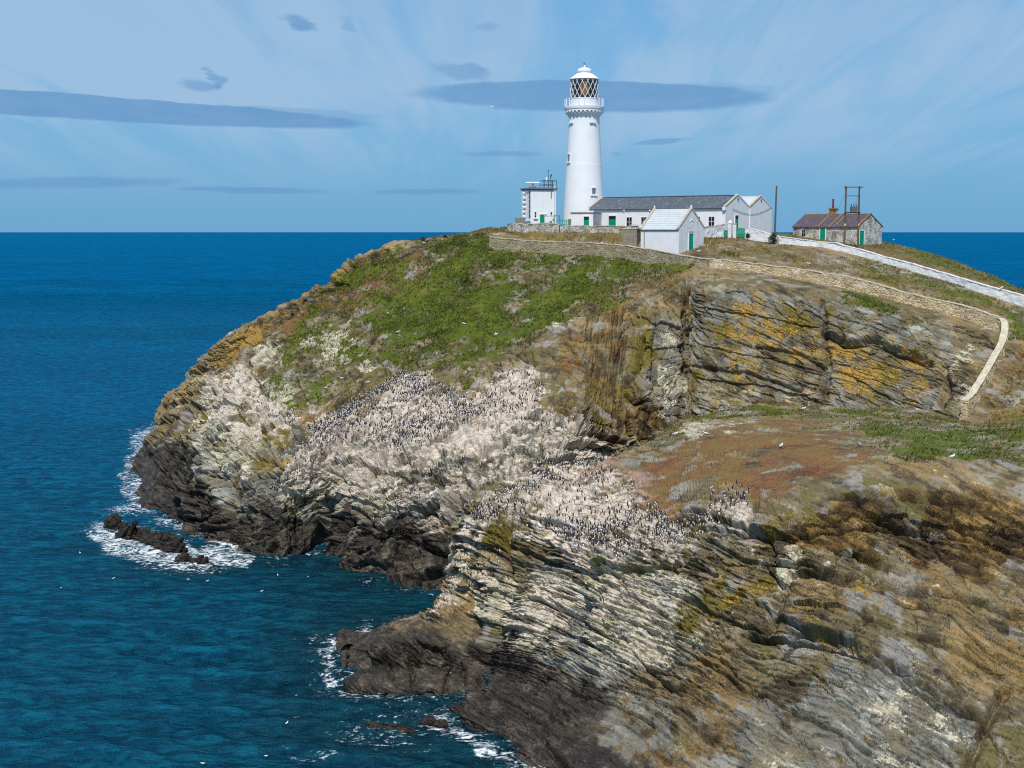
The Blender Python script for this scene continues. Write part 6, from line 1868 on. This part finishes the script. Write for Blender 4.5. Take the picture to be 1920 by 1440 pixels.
MB().lathe([(0.02, 0), (0.10, 0.1), (0.10, 0.3), (0.02, 0.4)], 8).build('stay_insulator', MIRON, HP, True).location = tuple(at(1571, 396, YH - 0.5))
for px_, c_ in ((1583.6, MYELLOW), (1609.4, MORANGE)):
    a = at(px_, 423.5, YH)
    MB().box(a[0] - 0.12, a[0] + 0.12, YH - 0.235, YH - 0.20, a[2], a[2] + 0.38).build('warning_plate', c_, HP)

# wire fence on the saddle
WF = empty('wire_fence', (0, 0, 0))
tag(WF, 'thin wire fence with three posts at the right edge of the saddle', 'fence')
fp = []
for (px_, pyb) in ((1855, 808), (1881.5, 825), (1910, 842), (1950, 862)):
    s = surf(min(px_, 1950), pyb)
    fp.append(s)
    MB().box(s[0] - 0.05, s[0] + 0.05, s[1] - 0.05, s[1] + 0.05, s[2] - 0.4, s[2] + 1.25).build('post', MWOOD, WF)
for zz in (0.35, 0.75, 1.15):
    for a, b_ in zip(fp[:-1], fp[1:]):
        MB().tube((a[0], a[1], a[2] + zz), (b_[0], b_[1], b_[2] + zz), 0.012, 4).build('wire', MIRON, WF)


# ------------------------------------------------------------------ shrubs against the wall and on the skyline
def leaf_mat(name, lo, hi):
    m, t, b = new_mat(name)
    pos = t.node('ShaderNodeTexCoord').outputs['Object']
    t.put(b.inputs['Base Color'], t.mix(t.step(t.noise(pos, 3.0, 3, 0.6), 0.35, 0.65), lo, hi))
    b.inputs['Roughness'].default_value = 0.75
    return m


MBUSH = leaf_mat('dark_shrub_leaf', (0.022, 0.030, 0.016), (0.070, 0.075, 0.040))


def shrub(px_, py_, Y, w_, h_, n, label):
    p = at(px_, py_, Y)
    gz = p[2]
    r = np.random.default_rng(int(px_))
    o = empty('shrub', (p[0], p[1], gz))
    tag(o, label, 'shrub', 'dark shrubs on the hilltop')
    V, F = [], []
    st = MB()
    for i in range(n):
        th = r.uniform(0, 6.28); rr = abs(r.normal(0, 0.5)) * w_ * 0.5
        zz = r.uniform(0.05, 1) ** 0.8 * h_ * max(0.35, 1 - (rr / w_) * 0.9)
        c = np.array([rr * math.cos(th), rr * math.sin(th) * 0.7, zz])
        s_ = r.uniform(0.07, 0.15)
        u = r.normal(size=3); u /= np.linalg.norm(u); v = r.normal(size=3); v -= v @ u * u; v /= np.linalg.norm(v)
        k = len(V)
        V += [c - u * s_ * 1.6, c + v * s_ * 0.6, c + u * s_ * 1.6, c - v * s_ * 0.6]
        F.append((k, k + 1, k + 2, k + 3))
    np_mesh('foliage', np.array(V), np.array(F), [MBUSH], False, o)
    for i in range(6):
        th = r.uniform(0, 6.28)
        st.tube((0, 0, -0.4), (math.cos(th) * w_ * 0.25, math.sin(th) * w_ * 0.2, h_ * r.uniform(0.5, 0.9)), 0.04, 5, 0.015)
    st.build('stem', MWOOD, o)


shrub(1450, 458, 209.5, 1.9, 1.9, 520, 'dark spiky shrub against the white wall')
shrub(1402, 447, 212.2, 0.9, 0.9, 140, 'small dark shrub at the white wall end by the gate')
shrub(793, 452, 221, 1.0, 0.75, 160, 'small dark bush on the grassy skyline, farther left')
shrub(835, 447, 220, 0.8, 0.6, 120, 'tiny dark bush on the grassy skyline, nearer the wall')


# ------------------------------------------------------------------ birds
MDARK = flat('dark_brown_feathers', (0.030, 0.022, 0.022), 0.7, 0, 0.2)
MWHITE = flat('white_feathers', (0.80, 0.80, 0.79), 0.7, 0, 0.03)
MGUL = flat('pale_grey_feathers', (0.42, 0.44, 0.47), 0.7, 0, 0.05)
MBEAK = flat('yellow_beak', (0.6, 0.4, 0.05), 0.5, 0, 0.1)


def body_of_rings(rings, n):
    """rings: (x, z, ry, rz) along a spine; returns verts, quads"""
    V, F = [], []
    for (x, y, z, r1, r2, tilt) in rings:
        for i in range(n):
            a = 2 * math.pi * (i + 0.5) / n
            V.append((x + math.sin(tilt) * r1 * math.cos(a), y + r2 * math.sin(a), z + math.cos(tilt) * r1 * math.cos(a)))
    for k in range(len(rings) - 1):
        for i in range(n):
            j = (i + 1) % n
            F.append((k * n + i, k * n + j, (k + 1) * n + j, (k + 1) * n + i))
    F.append(tuple(range(n - 1, -1, -1)))
    F.append(tuple((len(rings) - 1) * n + i for i in range(n)))
    return V, F


def guillemot_geo():
    # upright auk facing +x: white front, dark back and head, pointed bill
    n = 5
    V, F = [], []
    prof = [(-0.04, 0.0, 0.06), (0.0, 0.15, 0.10), (0.03, 0.29, 0.055), (0.045, 0.36, 0.052), (0.06, 0.41, 0.015)]
    for (x, z, r) in prof:
        for i in range(n):
            a = 2 * math.pi * i / n
            V.append((x + r * math.cos(a), r * 0.9 * math.sin(a), z))
    fm = []
    for k in range(len(prof) - 1):
        for i in range(n):
            j = (i + 1) % n
            F.append((k * n + i, k * n + j, (k + 1) * n + j, (k + 1) * n + i))
            fm.append(1 if (i in (0, 4) and k < 2) else 0)
    b0 = len(V)
    V += [(0.09, 0.018, 0.375), (0.09, -0.018, 0.375), (0.09, 0, 0.395), (0.17, 0, 0.375), (-0.12, 0.03, 0.02), (-0.12, -0.03, 0.02), (-0.05, 0, 0.10)]
    tri = [(b0, b0 + 1, b0 + 3), (b0 + 1, b0 + 2, b0 + 3), (b0 + 2, b0, b0 + 3), (b0 + 4, b0 + 6, b0 + 5)]
    return np.array(V), F, fm, tri


GV, GF, GM, GT = guillemot_geo()
gme = bpy.data.meshes.new('guillemot')
gme.from_pydata([tuple(v) for v in GV], [], GF + GT)
gme.materials.append(MDARK); gme.materials.append(MWHITE)
gme.polygons.foreach_set('material_index', GM + [0] * len(GT))

D_I = [([(560, 850), (575, 800), (650, 758), (705, 726), (750, 700), (800, 700), (850, 724), (890, 742), (905, 775), (870, 808), (800, 830), (740, 846), (660, 826), (600, 848)], 1.0, 3300),
       ([(470, 745), (570, 768), (555, 800), (500, 790), (470, 770)], 0.9, 110), ([(545, 850), (600, 845), (590, 900), (520, 930), (505, 920)], 0.7, 260),
       ([(890, 735), (930, 690), (990, 690), (1030, 720), (1000, 770), (900, 790)], 0.8, 420), ([(780, 880), (870, 865), (880, 880), (790, 895)], 1.0, 70), ([(745, 910), (790, 912), (780, 930), (745, 926)], 1.0, 45),
       ([(1000, 850), (1060, 862), (1110, 850), (1165, 838), (1160, 850), (1090, 868), (1010, 880)], 0.9, 60), ([(900, 790), (1000, 770), (1140, 800), (1160, 830), (1000, 800)], 0.5, 110),
       ([(620, 950), (800, 900), (840, 980), (700, 980)], 0.3, 60), ([(305, 765), (335, 745), (345, 790), (305, 800)], 0.6, 40)]
D_F = [([(880, 945), (940, 910), (1010, 876), (1110, 866), (1180, 892), (1230, 940), (1260, 985), (1300, 970), (1380, 930), (1345, 990), (1270, 1022), (1180, 1050), (1080, 1030), (1000, 990), (930, 985), (880, 985)], 1.0, 1500),
       ([(1000, 880), (1080, 862), (1160, 850), (1100, 880), (1010, 900)], 1.0, 120), ([(850, 990), (930, 985), (950, 1080), (850, 1100)], 0.6, 80), ([(1105, 1120), (1145, 1122), (1140, 1136), (1105, 1134)], 1.0, 14),
       ([(1320, 910), (1400, 905), (1420, 950), (1330, 960)], 0.7, 50)]
birds = []
r = np.random.default_rng(11)
for land, dens in ((LI, D_I), (LF, D_F)):
    P = land['P']; bx, by = proj(P)
    clump = fbm(P * 0.30, 3, 81, 0.6)
    nz = land['n'][:, 2]
    vis = (land['M']['guano'] > 0.22) | (nz > 0.3)
    for poly, wgt, cnt in dens:
        sd_ = poly_sd(bx, by, poly)
        ids = np.nonzero((sd_ > -6) & vis)[0]
        wts = np.exp(clump[ids] * 3.0) * sstep(sd_[ids], -6, 14)
        if len(ids) == 0: continue
        pick = r.choice(ids, min(cnt, len(ids)), replace=False, p=wts / wts.sum())
        for i in pick:
            birds.append((P[i], r.uniform(-3.14, 3.14), r.uniform(0.70, 0.92)))
# the three hundred that show largest stand on their own, the rest are one mass
birds.sort(key=lambda q: q[0][1])
front = [b_ for b_ in birds if proj(b_[0][None])[1][0] > 0]
singles, mass = front[:300], front[300:]
for k, (p, a, s) in enumerate(singles):
    o = bpy.data.objects.new('guillemot', gme)
    o.location = (p[0], p[1], p[2] + 0.02)
    o.rotation_euler = (0, 0, a)
    o.scale = (s, s, s)
    tag(o, 'small dark brown and white seabird standing on the near whitened ledges', 'seabird', 'seabirds on the near ledges')
    COL.objects.link(o)
VV, QF, TF, QM = [], [], [], []
nv = len(GV)
qf, tf = np.array(GF[:-0] if False else [f for f in GF if len(f) == 4]), np.array(GT)
for k, (p, a, s) in enumerate(mass):
    c_, s_ = math.cos(a), math.sin(a)
    R_ = np.array([[c_, -s_, 0], [s_, c_, 0], [0, 0, 1]])
    VV.append((GV * s) @ R_.T + p + [0, 0, 0.02])
VV = np.concatenate(VV)
offs = (np.arange(len(mass)) * nv)[:, None, None]
Q = (qf[None] + offs).reshape(-1, 4)
bm_o = np_mesh('seabird_colony', VV, Q, [MDARK, MWHITE], False)
bm_o.data.polygons.foreach_set('material_index', np.tile(np.array(GM, np.int32), len(mass)))
tag(bm_o, 'thousands of small dark seabirds crowding the far whitened ledges', 'seabirds', None, 'stuff')


def gull_mesh(kind):
    mb = MB()
    fm = []
    def part(V, F, mi):
        mb.add(V, F); fm.extend([mi] * len(F))
    V, F = body_of_rings([(-0.26, 0, 0.17, 0.03, 0.04, 0), (-0.15, 0, 0.17, 0.085, 0.09, 0), (0.0, 0, 0.18, 0.115, 0.11, 0), (0.13, 0, 0.21, 0.095, 0.09, 0.2), (0.20, 0, 0.27, 0.06, 0.06, 0.5), (0.23, 0, 0.33, 0.062, 0.06, 0.3), (0.27, 0, 0.34, 0.03, 0.03, 0)], 8)
    part(V, F, 0)
    part([(0.28, 0.02, 0.335), (0.28, -0.02, 0.335), (0.28, 0, 0.36), (0.37, 0, 0.325)], [(0, 1, 3), (1, 2, 3), (2, 0, 3)], 2)
    if kind == 'fly':
        for s_ in (-1, 1):
            part([(0.10, s_ * 0.08, 0.24), (-0.12, s_ * 0.08, 0.24), (-0.06, s_ * 0.45, 0.36), (0.13, s_ * 0.42, 0.36), (-0.15, s_ * 0.80, 0.28), (-0.10, s_ * 0.78, 0.285)],
                 [(0, 1, 2, 3), (3, 2, 4, 5)], 1)
    else:
        for s_ in (-1, 1):
            part([(0.12, s_ * 0.10, 0.24), (0.0, s_ * 0.125, 0.27), (-0.20, s_ * 0.08, 0.24), (-0.40, s_ * 0.02, 0.19), (-0.15, s_ * 0.11, 0.16), (0.08, s_ * 0.12, 0.16)], [(0, 1, 2, 3, 4, 5)], 1)
            if kind == 'stand':
                part([(0.02, s_ * 0.04, 0.0), (0.05, s_ * 0.04, 0.0), (0.04, s_ * 0.05, 0.1), (0.01, s_ * 0.05, 0.1)], [(0, 1, 2, 3)], 2)
    me = bpy.data.meshes.new('gull')
    me.from_pydata(mb.v, [], mb.f)
    for m_ in (MWHITE, MGUL, MBEAK): me.materials.append(m_)
    me.polygons.foreach_set('material_index', fm)
    return me


GS, GFl, GW_ = gull_mesh('stand'), gull_mesh('fly'), gull_mesh('swim')


def gull(me, loc, rz, s, label, group):
    o = bpy.data.objects.new('gull', me)
    o.location = loc; o.rotation_euler = (0, 0, rz); o.scale = (s, s, s)
    COL.objects.link(o)
    tag(o, label, 'gull', group)
    return o


for (px_, py_, lab) in [(1474, 824, 'white gull on the brown heath, upper of the close pair'), (1465, 839, 'white gull on the brown heath, lower of the close pair'),
                        (1612, 836, 'white gull on the brown heath far right of the pair'), (1381, 833, 'white gull on the heath near its grey rocks'),
                        (1325, 816, 'white gull beside the grey rocks on the saddle'), (1302, 798, 'white gull where the saddle grass meets the gully'),
                        (1266, 816, 'white gull on the green lip of the gully'), (1722, 772, 'white gull on red soil below the orange quarry face'),
                        (1507, 768, 'white gull at the foot of the quarry face'), (1516, 497, 'white gull behind the ochre wall'),
                        (1310, 474, 'white gull on the ground right of the small store'), (1786, 860, 'white gull low on the right of the saddle grass'),
                        (870, 609, 'lone white gull in the middle of the green slope'), (757, 583, 'white gull at the upper left of the green slope'),
                        (745, 625, 'white gull on green slope right of the grey rocks'), (660, 640, 'white gull on the grey rocks in the grass'),
                        (728, 590, 'white gull on the reddish heath by the green slope'), (690, 718, 'white gull at the lower tip of the green slope'),
                        (640, 712, 'two-tone gull at the grass edge above the bird ledges'), (795, 457, 'white gull near the skyline left of the wall'),
                        (522, 640, 'white gull on the pale rock of the left headland'), (610, 730, 'white gull on brown ground above the left bird ledge')]:
    s = surf(px_, py_)
    if s is not None:
        gull(GS, tuple(s), random.uniform(0, 6.28), 1.15, lab, 'gulls standing on the land')
q = at(1128, 455, 207.5)
gull(GS, (q[0], q[1], q[2] - 0.3), 0.4, 1.2, 'white gull between the boundary wall and courtyard wall', 'gulls standing on the land')
q = at(1805.5, 577, 167.3)
gull(GS, (q[0], q[1], q[2] + 0.1), 2.6, 1.1, 'grey gull perched on top of the ochre wall', 'gulls standing on the land')
q = at(1878, 541, 183.6)
gull(GS, (q[0], q[1], q[2] - 0.1), 0.6, 1.2, 'grey gull perched on the white wall near the right edge', 'gulls standing on the land')
for (px_, py_, lab) in [(115, 1104, 'white gull floating farthest left below the surf'), (278, 1089, 'white gull floating just below the surf, second pair from left'),
                        (213, 1086, 'white gull floating left of centre just below the surf'), (389, 1091, 'white gull floating below the low rock awash'),
                        (521, 1080, 'white gull floating at the cove mouth under the cave, left one'), (578, 1083, 'white gull floating at the cove mouth under the cave, right one'),
                        (538, 1358, 'white gull floating left of the foaming near rocks'), (380, 1434, 'white gull floating at the very bottom edge'),
                        (499, 1420, 'white gull floating near the bottom edge, right of the lowest one'), (150, 1038, 'white gull floating at the left end of the surf'),
                        (353, 1088, 'white gull floating straight below the surf rocks'), (491, 1110, 'white gull floating lowest below the cove mouth')]:
    q = at(px_, py_, Z=0.06)
    gull(GW_, (q[0], q[1], q[2]), random.uniform(0, 6.28), 0.6, lab, 'gulls floating on the sea')
gull(GFl, tuple(at(921, 203, 215)), 0.6, 1.0, 'gull flying across the dark cloud left of the lantern', 'gulls in flight').rotation_euler = (0.5, 0.1, 0.8)
gull(GFl, tuple(at(930, 629, 172)), 0.2, 0.9, 'gull gliding low over the green slope', 'gulls in flight').rotation_euler = (0.1, 0.0, 0.2)
gull(GFl, tuple(at(1465, 133, 330)), 0.2, 0.9, 'distant gull high in the sky right of the lighthouse', 'gulls in flight')
gull(GFl, tuple(at(1676, 451, 330)), 0.2, 1.0, 'gull flying over the sea right of the cottage', 'gulls in flight')

# ------------------------------------------------------------------ grass, dry stalks, heather, sea campion
MGT = leaf_mat('green_grass_blade', (0.034, 0.052, 0.006), (0.095, 0.112, 0.014))
MDT = leaf_mat('dry_grass_blade', (0.12, 0.088, 0.030), (0.28, 0.20, 0.085))
MHT = leaf_mat('brown_heather', (0.085, 0.042, 0.020), (0.21, 0.115, 0.050))
MCT = leaf_mat('sea_campion_clump', (0.24, 0.28, 0.16), (0.55, 0.57, 0.46))


def tufts(name, mat, cnt, mask_key, lo, hmin, hmax, spread, label, cat, polys=None, seed=1, blades=4):
    r = np.random.default_rng(seed)
    pts = []
    for land in (LI, LF):
        m = land['M'][mask_key]
        P = land['P']
        tx, ty = proj(P)
        ok = (tx > -20) & (tx < 1945) & (ty > 420) & (ty < 1460) & (land['rr'] < (11.6 if land is LI else 99)) & (P[:, 2] > 4)
        if polys:
            inn = np.zeros(len(P), bool)
            for pl in polys:
                inn |= poly_sd(tx, ty, pl) > 0
            ok &= inn
        ok &= m > lo
        pts.append(np.concatenate([P[ok], m[ok][:, None] * (0.2 + np.exp(2.5 * fbm(P[ok] * 0.4, 2, seed + 90)))[:, None]], 1))
    A = np.concatenate(pts)
    if len(A) == 0:
        return
    w_ = A[:, 3] * A[:, 1] ** 1.0
    i = r.choice(len(A), min(cnt, len(A)), replace=False, p=w_ / w_.sum())
    C_ = A[i, :3]
    n = len(C_)
    V = np.zeros((n, blades, 3, 3), np.float32)
    lean = np.array([0.35, 0.1, 0])                    # the wind lays it over
    for b_ in range(blades):
        a = r.uniform(0, 6.28, n)
        h = r.uniform(hmin, hmax, n)
        off = np.stack([r.normal(0, spread, n), r.normal(0, spread, n), np.zeros(n)], 1)
        base = C_ + off - [0, 0, 0.06]
        side = np.stack([np.cos(a), np.sin(a), np.zeros(n)], 1) * (h * 0.22)[:, None]
        tip = base + np.stack([r.normal(0, 0.35, n) * h + lean[0] * h, r.normal(0, 0.35, n) * h, h], 1)
        V[:, b_, 0], V[:, b_, 1], V[:, b_, 2] = base - side, base + side, tip
    V = V.reshape(-1, 3)
    F = np.arange(len(V)).reshape(-1, 3)
    o = np_mesh(name, V, F, [mat], False)
    tag(o, label, cat, None, 'stuff')


tufts('grass', MGT, 17000, 'grass', 0.36, 0.18, 0.42, 0.14, 'rough green grass covering the dome and the saddle', 'grass', seed=1)
tufts('dry_grass', MDT, 9000, 'dry', 0.36, 0.14, 0.36, 0.14, 'straw-coloured dry grass on the hilltop and cliff edge', 'grass', seed=2)
tufts('heather', MHT, 8000, 'heath', 0.40, 0.06, 0.17, 0.10, 'low brown heather on the saddle and headland', 'heather', seed=3)
CAMP = [[(1390, 772), (1560, 766), (1640, 775), (1800, 800), (1920, 830), (1930, 850), (1800, 838), (1640, 805), (1520, 795)], [(1640, 462), (1700, 458), (1930, 530), (1930, 545), (1800, 505)],
        [(480, 735), (560, 715), (560, 735), (490, 750)], [(1000, 492), (1060, 492), (1040, 508), (1000, 505)], [(1370, 455), (1480, 465), (1500, 480), (1400, 470)]]
tufts('sea_campion', MCT, 2600, 'grass', 0.12, 0.06, 0.14, 0.16, 'pale clumps of white-flowered sea campion in the grass', 'flowers', CAMP, seed=4, blades=5)
